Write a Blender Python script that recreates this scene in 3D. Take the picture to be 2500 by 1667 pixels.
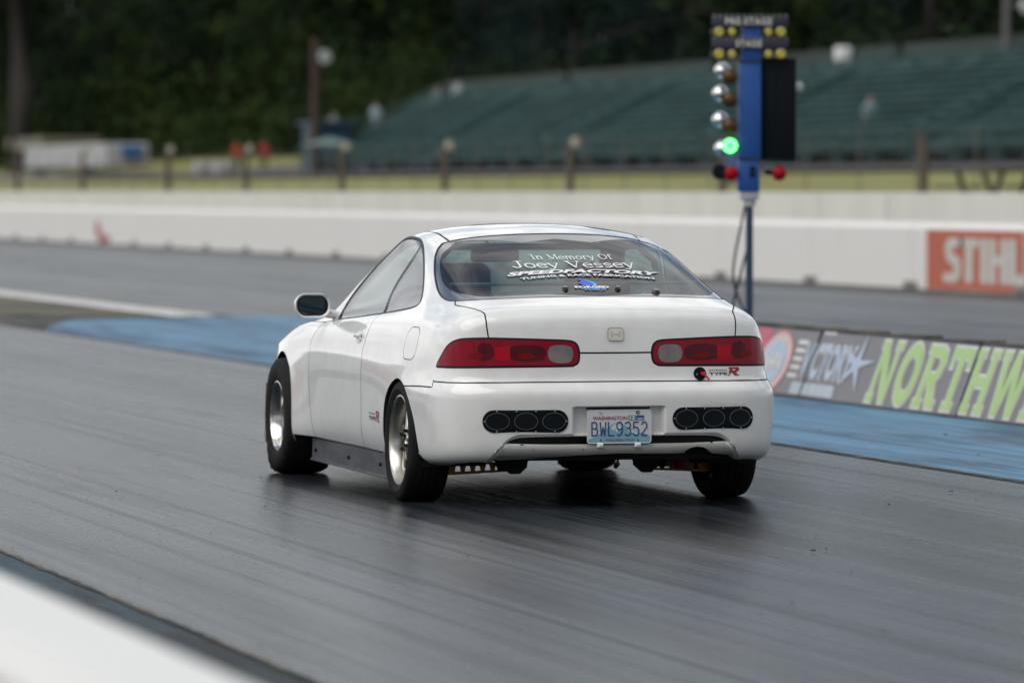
import bpy, bmesh, math, random
import numpy as np
from mathutils import Vector, Matrix
from mathutils.geometry import delaunay_2d_cdt
random.seed(4); rng = np.random.default_rng(4)
R = math.radians; PI = math.pi
for o in list(bpy.data.objects): bpy.data.objects.remove(o)
SC = bpy.context.scene; COL = SC.collection

# ================================================================ camera, sky, sun, exposure
cam = bpy.data.cameras.new('camera'); camo = bpy.data.objects.new('camera', cam); COL.objects.link(camo)
camo.location = (-6.567, -24.64, 1.46)
PITCH = math.atan((833.5-465)/13162.)
camo.rotation_euler = (PI/2-PITCH, 0, -R(14.3))
cam.sensor_width = 36; cam.lens = 13162./2500*36
cam.clip_start = .5; cam.clip_end = 3000
cam.dof.use_dof = True; cam.dof.focus_distance = 24.6; cam.dof.aperture_fstop = 3.0
SC.camera = camo
w = bpy.data.worlds.new("World"); SC.world = w; w.use_nodes = True
nt = w.node_tree; N = nt.nodes; Lk = nt.links
bg = N['Background']; bg.inputs['Strength'].default_value = 0.1
sky = N.new('ShaderNodeTexSky'); sky.sky_type = 'NISHITA'; sky.sun_disc = False
SUN_EL, SUN_AZ = R(50), R(242)      # azimuth clockwise from +Y: left of the car and a little behind
sky.sun_elevation = SUN_EL; sky.sun_rotation = SUN_AZ; sky.air_density = 1.2; sky.dust_density = 2.0
tc = N.new('ShaderNodeTexCoord'); mp = N.new('ShaderNodeMapping'); mp.inputs['Scale'].default_value = (1.6, 1.6, 4.2)
mp.inputs['Location'].default_value = (.35, .2, .1)
no = N.new('ShaderNodeTexNoise'); no.inputs['Scale'].default_value = 1.5; no.inputs['Detail'].default_value = 7; no.inputs['Roughness'].default_value = .55
cr = N.new('ShaderNodeValToRGB'); cr.color_ramp.elements[0].position = .36; cr.color_ramp.elements[1].position = .50
n2 = N.new('ShaderNodeTexNoise'); n2.inputs['Scale'].default_value = 3.0; n2.inputs['Detail'].default_value = 5
c2 = N.new('ShaderNodeValToRGB'); c2.color_ramp.elements[0].color = (4.9,5.0,5.1,1); c2.color_ramp.elements[1].color = (10.0,10.0,9.8,1)
c2.color_ramp.elements[0].position = .3; c2.color_ramp.elements[1].position = .68
mx = N.new('ShaderNodeMix'); mx.data_type = 'RGBA'
Lk.new(tc.outputs['Generated'], mp.inputs[0]); Lk.new(mp.outputs[0], no.inputs['Vector']); Lk.new(mp.outputs[0], n2.inputs['Vector'])
Lk.new(n2.outputs['Fac'], c2.inputs[0])
Lk.new(cr.outputs['Color'], mx.inputs[0]); Lk.new(sky.outputs[0], mx.inputs[6]); Lk.new(c2.outputs['Color'], mx.inputs[7])
# brighter towering cloud low over the horizon, clearer blue-grey above it
sx = N.new('ShaderNodeSeparateXYZ'); mr = N.new('ShaderNodeMapRange'); mr.inputs['From Min'].default_value = .06; mr.inputs['From Max'].default_value = .24; mr.inputs['To Min'].default_value = .16; mr.inputs['To Max'].default_value = -.06
ad = N.new('ShaderNodeMath'); ad.operation = 'ADD'; Lk.new(tc.outputs['Generated'], sx.inputs[0]); Lk.new(sx.outputs['Z'], mr.inputs[0]); Lk.new(no.outputs['Fac'], ad.inputs[0]); Lk.new(mr.outputs[0], ad.inputs[1]); Lk.new(ad.outputs[0], cr.inputs[0])
# added dimming of the sky behind the camera darkens the tail; brighter down track
m3 = N.new('ShaderNodeMapRange'); m3.inputs['From Min'].default_value = -.9; m3.inputs['From Max'].default_value = .6; m3.inputs['To Min'].default_value = .50; m3.inputs['To Max'].default_value = 1.12
vm = N.new('ShaderNodeVectorMath'); vm.operation = 'SCALE'; Lk.new(sx.outputs['Y'], m3.inputs[0]); Lk.new(m3.outputs[0], vm.inputs['Scale']); Lk.new(mx.outputs[2], vm.inputs[0])
Lk.new(vm.outputs[0], bg.inputs['Color'])
sun = bpy.data.lights.new('sun', 'SUN'); sun.energy = 1.15; sun.angle = R(60); sun.color = (1, .96, .9)
suno = bpy.data.objects.new('sun', sun); COL.objects.link(suno)
sd = Vector((math.sin(SUN_AZ)*math.cos(SUN_EL), math.cos(SUN_AZ)*math.cos(SUN_EL), math.sin(SUN_EL)))
suno.rotation_euler = sd.to_track_quat('Z', 'Y').to_euler()
SC.view_settings.view_transform = 'Standard'; SC.view_settings.look = 'None'
SC.view_settings.gamma = 1; SC.view_settings.exposure = 0.42
try:
    SC.cycles.max_bounces = 8; SC.cycles.transparent_max_bounces = 12; SC.cycles.caustics_reflective = False; SC.cycles.caustics_refractive = False
except Exception: pass

# ================================================================ helpers
def mat(name, col, rough=.6, metal=0., coat=0., spec=.5, emit=None, es=0., alpha=1.):
    m = bpy.data.materials.new(name); m.use_nodes = True
    b = m.node_tree.nodes['Principled BSDF']
    b.inputs['Base Color'].default_value = (*col, 1); b.inputs['Roughness'].default_value = rough
    b.inputs['Metallic'].default_value = metal; b.inputs['Coat Weight'].default_value = coat; b.inputs['Coat Roughness'].default_value = .04
    b.inputs['Specular IOR Level'].default_value = spec
    if emit: b.inputs['Emission Color'].default_value = (*emit, 1); b.inputs['Emission Strength'].default_value = es
    return m
def noisy(name, c1, c2, scale=(1,1,1), ns=5., detail=6, r1=.5, r2=.8, lo=.35, hi=.65, bump=0., metal=0., coat=0., dist=.02, rough=.6, spec=.5):
    """principled whose colour and roughness run between two values along object-space noise"""
    m = mat(name, c1, r1, metal, coat, spec); t = m.node_tree; b = t.nodes['Principled BSDF']
    co = t.nodes.new('ShaderNodeTexCoord'); mp = t.nodes.new('ShaderNodeMapping'); mp.inputs['Scale'].default_value = scale
    n = t.nodes.new('ShaderNodeTexNoise'); n.inputs['Scale'].default_value = ns; n.inputs['Detail'].default_value = detail; n.inputs['Roughness'].default_value = rough
    cr = t.nodes.new('ShaderNodeValToRGB'); cr.color_ramp.elements[0].position = lo; cr.color_ramp.elements[1].position = hi
    cr.color_ramp.elements[0].color = (*c1, 1); cr.color_ramp.elements[1].color = (*c2, 1)
    mr = t.nodes.new('ShaderNodeMapRange'); mr.inputs['From Min'].default_value = lo; mr.inputs['From Max'].default_value = hi
    mr.inputs['To Min'].default_value = r1; mr.inputs['To Max'].default_value = r2
    t.links.new(co.outputs['Object'], mp.inputs[0]); t.links.new(mp.outputs[0], n.inputs['Vector'])
    t.links.new(n.outputs['Fac'], cr.inputs[0]); t.links.new(cr.outputs['Color'], b.inputs['Base Color'])
    t.links.new(n.outputs['Fac'], mr.inputs[0]); t.links.new(mr.outputs[0], b.inputs['Roughness'])
    if bump:
        bp = t.nodes.new('ShaderNodeBump'); bp.inputs['Strength'].default_value = bump; bp.inputs['Distance'].default_value = dist
        t.links.new(n.outputs['Fac'], bp.inputs['Height']); t.links.new(bp.outputs[0], b.inputs['Normal'])
    return m
def tag(o, label=None, cat=None, group=None, kind=None):
    if label: o['label'] = label
    if cat: o['category'] = cat
    if group: o['group'] = group
    if kind: o['kind'] = kind
    return o
def thing(name, loc, label, cat, group=None, rz=0):
    o = bpy.data.objects.new(name, None); COL.objects.link(o); o.location = loc; o.rotation_euler = (0,0,rz); o.empty_display_size = .2
    return tag(o, label, cat, group)
def mobj(name, verts, faces, m, parent=None, smooth=False, normals=None, mats=None, mi=None, auto=None):
    me = bpy.data.meshes.new(name); me.from_pydata([tuple(map(float,v)) for v in verts], [], [tuple(int(i) for i in f) for f in faces]); me.update()
    if mats:
        for q in mats: me.materials.append(q)
        if mi is not None: me.polygons.foreach_set('material_index', np.asarray(mi, np.int32))
    elif m: me.materials.append(m)
    if smooth: me.polygons.foreach_set('use_smooth', [True]*len(me.polygons))
    if normals is not None: me.normals_split_custom_set_from_vertices([tuple(map(float,n)) for n in normals])
    if auto is not None:
        me.polygons.foreach_set('use_smooth', [True]*len(me.polygons)); me.set_sharp_from_angle(angle=R(auto))
    o = bpy.data.objects.new(name, me); COL.objects.link(o)
    if parent: o.parent = parent
    return o
class MB:
    def __init__(s): s.v = []; s.f = []; s.mi = []
    def add(s, vs, fs, mi=0):
        n = len(s.v); s.v += [tuple(v) for v in vs]; s.f += [tuple(i+n for i in f) for f in fs]; s.mi += [mi]*len(fs); return s
    def box(s, c, d, mi=0, rot=None, bev=0.):
        bm = bmesh.new(); bmesh.ops.create_cube(bm, size=1)
        for v in bm.verts: v.co = Vector((v.co.x*d[0], v.co.y*d[1], v.co.z*d[2]))
        if bev: bmesh.ops.bevel(bm, geom=bm.edges[:], offset=bev, segments=2, profile=.5, affect='EDGES')
        M = Matrix.Translation(c) @ (rot.to_4x4() if rot else Matrix.Identity(4))
        bm.verts.index_update(); s.add([M @ v.co for v in bm.verts], [[v.index for v in f.verts] for f in bm.faces], mi); bm.free(); return s
    def cyl(s, a, b, r0, r1=None, n=16, mi=0, cap=True):
        a, b = Vector(a), Vector(b); r1 = r0 if r1 is None else r1; q = (b-a).to_track_quat('Z','Y')
        vs = []
        for p, r in ((a,r0),(b,r1)):
            vs += [p + q @ Vector((r*math.cos(2*PI*k/n), r*math.sin(2*PI*k/n), 0)) for k in range(n)]
        fs = [[k,(k+1)%n,n+(k+1)%n,n+k] for k in range(n)]
        if cap: fs += [list(range(n))[::-1], list(range(n,2*n))]
        return s.add(vs, fs, mi)
    def tube(s, pts, r, n=8, mi=0):
        pts = [Vector(p) for p in pts]; vs = []; fs = []
        for i, p in enumerate(pts):
            t = (pts[min(i+1,len(pts)-1)]-pts[max(i-1,0)]).normalized(); q = t.to_track_quat('Z','Y')
            vs += [p + q @ Vector((r*math.cos(2*PI*k/n), r*math.sin(2*PI*k/n), 0)) for k in range(n)]
        for i in range(len(pts)-1):
            fs += [[i*n+k, i*n+(k+1)%n, (i+1)*n+(k+1)%n, (i+1)*n+k] for k in range(n)]
        fs += [list(range(n))[::-1], [len(vs)-n+k for k in range(n)]]
        return s.add(vs, fs, mi)
    def lathe(s, prof, n=48, axis='X', c=(0,0,0), mi=0, fn=None):
        """prof: (along-axis, radius)"""
        vs = []; m = len(prof)
        for k in range(n):
            a = 2*PI*k/n
            for (t, r) in prof:
                if fn: t, r = fn(t, r, a)
                p = {'X':(t, r*math.cos(a), r*math.sin(a)), 'Y':(r*math.cos(a), t, r*math.sin(a)), 'Z':(r*math.cos(a), r*math.sin(a), t)}[axis]
                vs.append((p[0]+c[0], p[1]+c[1], p[2]+c[2]))
        fs = [[k*m+i, k*m+i+1, ((k+1)%n)*m+i+1, ((k+1)%n)*m+i] for k in range(n) for i in range(m-1)]
        return s.add(vs, fs, mi)
    def prism(s, poly, t0, t1, plane='XZ', mi=0):
        """poly extruded from t0 to t1 along the remaining axis (concave allowed)"""
        P = {'XZ':lambda a,b,t:(a,t,b),'YZ':lambda a,b,t:(t,a,b),'XY':lambda a,b,t:(a,b,t)}[plane]; n = len(poly)
        tri = cdt_fill([poly])
        vs = [P(a,b,t0) for a,b in tri[0]] + [P(a,b,t1) for a,b in tri[0]]; k = len(tri[0])
        fs = [list(f) for f in tri[1]] + [[i+k for i in f][::-1] for f in tri[1]]
        s.add(vs, fs, mi)
        return s.add([P(a,b,t0) for a,b in poly]+[P(a,b,t1) for a,b in poly], [[i,(i+1)%n,n+(i+1)%n,n+i] for i in range(n)], mi)
    def obj(s, name, m, parent=None, smooth=False, auto=None, mats=None):
        o = mobj(name, s.v, s.f, m, parent, smooth, auto=auto, mats=mats, mi=s.mi if mats else None)
        bm = bmesh.new(); bm.from_mesh(o.data); bmesh.ops.recalc_face_normals(bm, faces=bm.faces[:]); bm.to_mesh(o.data); bm.free()
        return o
def inpoly(px, py, poly):
    px = np.asarray(px); py = np.asarray(py); c = np.zeros(px.shape, bool); P = np.asarray(poly); n = len(P)
    for i in range(n):
        x1,y1 = P[i]; x2,y2 = P[(i+1)%n]
        if y1 == y2: continue
        m = ((y1 > py) != (y2 > py)) & (px < (x2-x1)*(py-y1)/(y2-y1)+x1); c ^= m
    return c
def cdt_fill(polys, extra=None):
    """triangles inside polys[0] and outside polys[1:]"""
    vs = []; es = []
    for p in polys:
        n = len(vs); vs += [Vector((float(a),float(b))) for a,b in p]; es += [(n+i, n+(i+1)%len(p)) for i in range(len(p))]
    if extra is not None and len(extra): vs += [Vector((float(a),float(b))) for a,b in extra]
    V, E, Fc, *_ = delaunay_2d_cdt(vs, es, [], 0, 1e-7)
    A = np.array([tuple(v) for v in V]); T = np.array([list(f) for f in Fc])
    c = A[T].mean(1); ok = inpoly(c[:,0], c[:,1], polys[0])
    for h in polys[1:]: ok &= ~inpoly(c[:,0], c[:,1], h)
    return A, T[ok]
def spl(pts, closed=False, step=8):
    """Catmull-Rom through the points"""
    P = [np.array(p,float) for p in pts]; n = len(P); out = []
    for i in range(n if closed else n-1):
        g = (lambda k: P[k%n]) if closed else (lambda k: P[min(max(k,0),n-1)])
        a,b,c,d = g(i-1),g(i),g(i+1),g(i+2)
        for k in range(step):
            t = k/step; out.append(.5*((2*b)+(c-a)*t+(2*a-5*b+4*c-d)*t*t+(3*b-a-3*c+d)*t**3))
    if not closed: out.append(P[-1])
    return np.array(out)
def copytree(o, parent=None, depth=0):
    c = o.copy(); COL.objects.link(c); c.parent = parent
    if parent is not None: c.matrix_parent_inverse = o.matrix_parent_inverse.copy()
    if depth < 2:
        for ch in list(o.children): copytree(ch, c, depth+1)
    return c
def textmesh(s, size=1., bold=0., shear=0., sx=1., space=1., align='CENTER', res=3):
    """flat lettering: 2D verts and faces; size is the cap height"""
    cu = bpy.data.curves.new('t', 'FONT'); cu.body = s; cu.size = 1; cu.offset = bold; cu.shear = shear; cu.space_character = space
    cu.align_x = align; cu.resolution_u = res; cu.fill_mode = 'FRONT'
    ob = bpy.data.objects.new('t', cu); COL.objects.link(ob); bpy.context.view_layer.update()
    me = bpy.data.meshes.new_from_object(ob.evaluated_get(bpy.context.evaluated_depsgraph_get()))
    vs = np.array([(v.co.x, v.co.y) for v in me.vertices]) if len(me.vertices) else np.zeros((0,2)); fs = [tuple(p.vertices) for p in me.polygons]
    bpy.data.objects.remove(ob); bpy.data.curves.remove(cu); bpy.data.meshes.remove(me)
    k = size/.73
    return vs*np.array([k*sx, k]), fs
def fit(vf, x0, x1, y0, y1):
    vs, fs = vf; a, b = vs.min(0), vs.max(0)
    return (vs-a)/(b-a)*np.array([x1-x0, y1-y0])+np.array([x0,y0]), fs
# ---------------------------------------------------------------- car skin surface: uniform cubic B-spline over a control net
def zroof(x, y):
    zc = np.interp(y, [.2,.42,.6,.8,.98,1.15,1.3], [1.215,1.258,1.286,1.300,1.303,1.292,1.262])
    return zc - .055*(abs(x)/.54)**2.8
def rear(yr, w, z, dz=0., r=.0):
    # rear columns 0..5 of a row: x, y, z
    return [(0,yr,z),(.30,yr+.008,z),(.56,yr+.036,z),(.705,yr+.088+r,z+dz*.4),(w-.038,yr+.185+r,z+dz*.8),(w-.010,yr+.36+r,z+dz)]
SY = [-.16,.14,.5,.95,1.4,1.9,2.25,2.6,2.95]          # side columns 6..14
def side(ws, z):
    zz = z if isinstance(z,(list,tuple)) else [z]*9
    return [(ws[i], SY[i], zz[i]) for i in range(9)]
def front(w, yf, z):
    return [(w*.93, yf-.16, z),(w*.5, yf-.03, z),(0, yf, z)]  # 15..17
NET = []
def row(a, b, c): NET.append(a+b+c)
#            yr    w    z                     -.16  .14  .5   .95  1.4  1.9  2.25 2.6  2.95
row(rear(-.70,.79,.195), side([.790,.780,.775,.775,.775,.785,.850,.850,.80],.175), front(.74,3.30,.20))
row(rear(-.83,.815,.215), side([.815,.805,.800,.800,.800,.815,.872,.872,.82],.215), front(.76,3.36,.22))
row(rear(-.868,.830,.26), side([.832,.828,.822,.822,.822,.835,.878,.880,.83],.26), front(.77,3.40,.27))
row(rear(-.874,.838,.33), side([.840,.846,.838,.838,.838,.845,.878,.880,.835],.33), front(.78,3.43,.33))
row(rear(-.874,.841,.42), side([.843,.850,.843,.843,.843,.846,.872,.876,.835],.42), front(.78,3.44,.42))
row(rear(-.874,.842,.495), side([.844,.850,.847,.847,.847,.848,.864,.870,.832],.49), front(.78,3.44,.49))
row(rear(-.873,.841,.546), side([.842,.848,.850,.850,.850,.850,.858,.864,.828],.54), front(.77,3.43,.54))
row(rear(-.826,.826,.583), side([.838,.846,.850,.850,.850,.850,.854,.858,.822],.59), front(.76,3.41,.58))
row(rear(-.816,.818,.615), side([.836,.843,.848,.848,.848,.848,.850,.852,.816],.63), front(.74,3.39,.61))
row(rear(-.812,.815,.66), side([.834,.840,.845,.846,.846,.846,.846,.846,.81],.67), front(.73,3.37,.63))
row(rear(-.806,.812,.72), side([.828,.834,.838,.840,.840,.840,.838,.832,.80],[.71,.71,.71,.71,.71,.71,.71,.70,.67]), front(.70,3.33,.645))
row(rear(-.798,.803,.79), side([.812,.818,.822,.824,.824,.822,.816,.80,.775],[.79,.79,.78,.775,.77,.765,.76,.735,.69]), front(.66,3.28,.66))
row(rear(-.788,.775,.86,-.0), side([.778,.788,.796,.798,.798,.798,.792,.770,.72],[.86,.855,.85,.835,.82,.80,.79,.772,.725]), front(.58,3.2,.685))
NET.append([(0,-.765,.903),(.30,-.757,.903),(.54,-.725,.902),(.655,-.665,.90),(.700,-.55,.898),(.722,-.40,.898),
            (.742,-.12,.900),(.750,.16,.892),(.752,.5,.878),(.752,.93,.858),(.754,1.38,.838),(.760,1.90,.815),(.752,2.28,.80),(.67,2.50,.79),(.58,2.66,.775),(.44,2.78,.765),(.22,2.82,.765),(0,2.84,.765)])
NET.append([(0,-.70,.932),(.30,-.69,.932),(.525,-.655,.930),(.620,-.58,.928),(.662,-.47,.925),(.688,-.33,.925),
            (.708,-.08,.932),(.718,.20,.925),(.722,.52,.912),(.724,.93,.893),(.730,1.36,.873),(.736,1.80,.848),(.722,2.08,.828),(.62,2.18,.82),(.51,2.26,.82),(.36,2.33,.822),(.18,2.37,.824),(0,2.38,.824)])
NET.append([(0,-.55,.972),(.29,-.54,.971),(.51,-.49,.967),(.603,-.41,.963),(.642,-.30,.965),(.662,-.18,.97),
            (.678,.04,.985),(.686,.26,.985),(.691,.56,.975),(.696,.90,.96),(.704,1.26,.945),(.708,1.66,.925),(.682,1.90,.91),(.59,1.99,.895),(.50,2.08,.89),(.36,2.15,.89),(.18,2.19,.89),(0,2.20,.89)])
NET.append([(0,-.25,1.068),(.275,-.24,1.067),(.485,-.20,1.06),(.570,-.13,1.05),(.606,-.04,1.055),(.624,.06,1.068),
            (.638,.22,1.078),(.645,.38,1.08),(.648,.60,1.078),(.652,.87,1.07),(.658,1.16,1.058),(.660,1.48,1.04),(.636,1.68,1.02),(.56,1.77,1.008),(.47,1.86,1.00),(.34,1.92,1.00),(.18,1.96,1.00),(0,1.97,1.00)])
NET.append([(0,.11,1.180),(.26,.12,1.178),(.460,.15,1.166),(.534,.20,1.15),(.566,.27,1.155),(.584,.34,1.165),
            (.594,.43,1.175),(.601,.53,1.18),(.606,.68,1.182),(.610,.88,1.178),(.610,1.08,1.165),(.604,1.26,1.145),(.578,1.40,1.125),(.52,1.50,1.115),(.43,1.57,1.11),(.32,1.61,1.11),(.17,1.64,1.11),(0,1.65,1.11)])
NET.append([(0,.40,1.256),(.245,.405,1.250),(.432,.43,1.230),(.494,.46,1.212),(.526,.50,1.212),(.543,.54,1.218),
            (.554,.60,1.226),(.559,.67,1.232),(.563,.77,1.238),(.564,.88,1.242),(.562,1.00,1.240),(.552,1.12,1.226),(.525,1.21,1.212),(.475,1.28,1.210),(.40,1.33,1.212),(.30,1.365,1.22),(.16,1.385,1.228),(0,1.395,1.232)])
def RZ(pts, d=0): return [(x,y,float(zroof(x,y))-d) for x,y in pts]
NET.append([(0,.40,1.256),(.245,.405,1.248),(.42,.43,1.226),(.478,.46,1.206),(.508,.50,1.208),(.524,.54,1.216),
            (.535,.60,1.224),(.541,.67,1.230),(.545,.76,1.236),(.546,.87,1.240),(.543,.98,1.236),(.532,1.08,1.222),(.505,1.16,1.207),(.455,1.22,1.205),(.385,1.26,1.208),(.29,1.285,1.218),(.15,1.30,1.228),(0,1.31,1.232)])
NET.append(RZ([(0,.50),(.225,.51),(.395,.53),(.450,.555),(.480,.59),(.494,.62),(.502,.67),(.507,.72),(.510,.79),(.511,.88),(.508,.97),(.498,1.05),(.472,1.12),(.425,1.18),(.355,1.22),(.27,1.245),(.14,1.26),(0,1.265)]))
NET.append(RZ([(0,.60),(.13,.605),(.22,.62),(.25,.64),(.27,.66),(.275,.69),(.28,.72),(.28,.76),(.28,.81),(.28,.87),(.28,.94),(.275,.99),(.26,1.04),(.235,1.08),(.20,1.11),(.15,1.13),(.08,1.14),(0,1.145)]))
NET.append(RZ([(0,.66),(0,.665),(0,.675),(0,.69),(0,.71),(0,.73),(0,.755),(0,.785),(0,.82),(0,.86),(0,.90),(0,.93),(0,.955),(0,.975),(0,.99),(0,1.0),(0,1.01),(0,1.015)]))
NET = np.array(NET)                                     # rows (v) x columns (u) x 3
NV, NU = NET.shape[:2]
_m = np.array([-1,1,1.])
_P = np.concatenate([NET[:,1:2]*_m, NET, NET[:,-2:-1]*_m], axis=1)      # mirror across the centre plane
_P = np.concatenate([2*_P[:1]-_P[1:2], _P, _P[-2:-1]*_m], axis=0)
def _B(t): return np.stack([(1-t)**3, 3*t**3-6*t**2+4, -3*t**3+3*t**2+3*t+1, t**3], -1)/6
def _D(t): return np.stack([-(1-t)**2, 3*t**2-4*t, -3*t**2+2*t+1, t**2], -1)/2
def skin(u, v, grad=False):
    """u 0..NU-1 from rear centre round to front centre, v 0..NV-1 from sill to roof centreline, half x >= 0"""
    u = np.clip(np.asarray(u,float),0,NU-1); v = np.clip(np.asarray(v,float),0,NV-1)
    i = np.minimum(u.astype(int),NU-2); j = np.minimum(v.astype(int),NV-2)
    bu, bv = _B(u-i), _B(v-j)
    G = _P[(j[...,None]+np.arange(4))[...,:,None], (i[...,None]+np.arange(4))[...,None,:]]
    p = np.einsum('...a,...b,...abk->...k', bv, bu, G)
    if not grad: return p
    du = np.einsum('...a,...b,...abk->...k', bv, _D(u-i), G); dv = np.einsum('...a,...b,...abk->...k', _D(v-j), bu, G)
    return p, du, dv
# ================================================================ materials of the car
M_paint = mat('white_paint', (.80,.80,.785), .42, coat=1.)
_t = M_paint.node_tree; _b = _t.nodes['Principled BSDF']; _b.inputs['Coat Roughness'].default_value = .015; _b.inputs['Coat IOR'].default_value = 1.65
_n = _t.nodes.new('ShaderNodeTexNoise'); _n.inputs['Scale'].default_value = 9; _n.inputs['Detail'].default_value = 8; _c = _t.nodes.new('ShaderNodeTexCoord')
_r = _t.nodes.new('ShaderNodeValToRGB'); _r.color_ramp.elements[0].color = (.75,.748,.725,1); _r.color_ramp.elements[1].color = (.815,.815,.80,1); _r.color_ramp.elements[0].position=.3; _r.color_ramp.elements[1].position=.6
_t.links.new(_c.outputs['Object'], _n.inputs['Vector']); _t.links.new(_n.outputs['Fac'], _r.inputs[0]); _t.links.new(_r.outputs[0], _b.inputs['Base Color'])
_q = _t.nodes.new('ShaderNodeTexNoise'); _q.inputs['Scale'].default_value = 2.2; _q.inputs['Detail'].default_value = 1
_p = _t.nodes.new('ShaderNodeBump'); _p.inputs['Strength'].default_value = .12; _p.inputs['Distance'].default_value = .01
_t.links.new(_c.outputs['Object'], _q.inputs['Vector']); _t.links.new(_q.outputs['Fac'], _p.inputs['Height']); _t.links.new(_p.outputs[0], _b.inputs['Coat Normal'])
M_seal = mat('black_rubber_seal', (.012,.012,.013), .5)
M_sealg = mat('grey_worn_seal', (.10,.10,.105), .55)
M_frit = mat('glass_frit', (.012,.012,.014), .3, coat=1.)
M_blk = mat('black_plastic', (.008,.009,.011), .5, spec=.25)
M_blkgloss = mat('black_anodised_plate', (.004,.006,.008), .45, spec=.12)
M_dark = mat('dark_interior', (.022,.024,.025), .85)
M_under = noisy('underbody', (.008,.009,.010), (.02,.02,.02), ns=7, r1=.7, r2=.9)
M_tyre = noisy('tyre_rubber', (.010,.010,.011), (.020,.019,.018), ns=14, r1=.62, r2=.85, spec=.15)
M_chrome = mat('polished_rim', (.60,.59,.57), .16, metal=1.)
M_alu = noisy('machined_alloy', (.56,.545,.50), (.42,.40,.36), ns=6, r1=.22, r2=.38, metal=1.)
M_screw = mat('steel_screw', (.7,.7,.7), .3, metal=1.)
M_gold = noisy('gold_anodised', (.15,.060,.014), (.09,.040,.012), ns=9, r1=.35, r2=.5, metal=.7)
M_red = mat('red_vinyl', (.33,.006,.022), .4, coat=.3)
M_decal = mat('grey_vinyl', (.09,.095,.10), .45)
M_white = mat('white_vinyl', (.85,.85,.85), .6)
M_skirt = noisy('grey_skirt_plate', (.060,.063,.074), (.045,.047,.057), scale=(1,1,4), ns=4, r1=.5, r2=.65)
M_lens = mat('red_lens', (.235,.0003,.013), .22, coat=.4, spec=.05); M_lens.node_tree.nodes['Principled BSDF'].inputs['Coat Roughness'].default_value=.02
M_lensd = mat('dark_red_lens', (.075,.0003,.006), .22, coat=.4, spec=.05); M_lensr = mat('bright_red_lens', (.40,.0005,.014), .3, coat=.3, spec=.05)
M_rev = noisy('clear_ribbed_lens', (.19,.150,.152), (.11,.088,.092), scale=(9,1,9), ns=1.2, detail=2, r1=.2, r2=.3, coat=1.)
def glassmat(name, tint, ior=1.5, haze=0., rough=.01, gl=.95):
    m = bpy.data.materials.new(name); m.use_nodes = True; t = m.node_tree; t.nodes.clear()
    o = t.nodes.new('ShaderNodeOutputMaterial'); a = t.nodes.new('ShaderNodeBsdfTransparent'); a.inputs[0].default_value = (*tint,1)
    g = t.nodes.new('ShaderNodeBsdfGlossy'); g.inputs['Roughness'].default_value = rough; g.inputs['Color'].default_value = (gl,gl,gl*1.03,1)
    f = t.nodes.new('ShaderNodeFresnel'); ge = t.nodes.new('ShaderNodeNewGeometry'); im = t.nodes.new('ShaderNodeMapRange')
    im.inputs['To Min'].default_value = ior; im.inputs['To Max'].default_value = 1/ior; t.links.new(ge.outputs['Backfacing'], im.inputs[0]); t.links.new(im.outputs[0], f.inputs[0]); mx = t.nodes.new('ShaderNodeMixShader')
    t.links.new(f.outputs[0], mx.inputs[0]); t.links.new(a.outputs[0], mx.inputs[1]); t.links.new(g.outputs[0], mx.inputs[2]); last = mx
    if haze:
        d = t.nodes.new('ShaderNodeBsdfDiffuse'); d.inputs[0].default_value = (.55,.56,.60,1); m2 = t.nodes.new('ShaderNodeMixShader'); m2.inputs[0].default_value = haze
        t.links.new(mx.outputs[0], m2.inputs[1]); t.links.new(d.outputs[0], m2.inputs[2]); last = m2
    t.links.new(last.outputs[0], o.inputs[0]); return m
M_glass = glassmat('tinted_window_glass', (.62,.78,.76), 2.1, .01)
M_rearglass = glassmat('hazy_rear_glass', (.36,.52,.52), 1.45, .015, .01, .55)
M_quarter = glassmat('hazy_plastic_pane', (.66,.68,.70), 1.5, .28, .06)

# ================================================================ skin with the pressed-in plate recess and the lower moulding
def ss(x): x = np.clip(x,0,1); return x*x*(3-2*x)
def skd(u, v):
    p = skin(u, v).copy(); X = np.abs(p[...,0]); z = p[...,2]; re = (p[...,1] < -.62)
    f = ss((.224-X)/.030)*ss((.474-z)/.010)*ss((z-.340)/.010)
    zt = .350-.090*np.clip((X-.455)/.125,0,3)**2
    g = zt-z
    r = .020*ss(g/.022)
    b = .017*np.sqrt(np.clip(1-((z-.272)/.033)**2,0,1))*ss((.580-X)/.03)*(g>0)
    p[...,1] += np.where(re, .040*f + r - b, 0)
    return p
def snorm(u, v):
    e = 2e-3; u = np.asarray(u,float); v = np.asarray(v,float)
    a = skd(np.minimum(u+e,NU-1),v)-skd(np.maximum(u-e,0),v); b = skd(u,np.minimum(v+e,NV-1))-skd(u,np.maximum(v-e,0))
    n = np.cross(a, b); L_ = np.linalg.norm(n,axis=-1,keepdims=True); n = n/np.maximum(L_,1e-12)
    s = np.sign((n*(skin(u,v)-np.array([0,1.2,.5]))).sum(-1,keepdims=True)); return n*np.where(s==0,1,s)
_gu, _gv = np.meshgrid(np.linspace(0,NU-1,341), np.linspace(0,NV-1,421)); _gp = skin(_gu,_gv)
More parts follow.
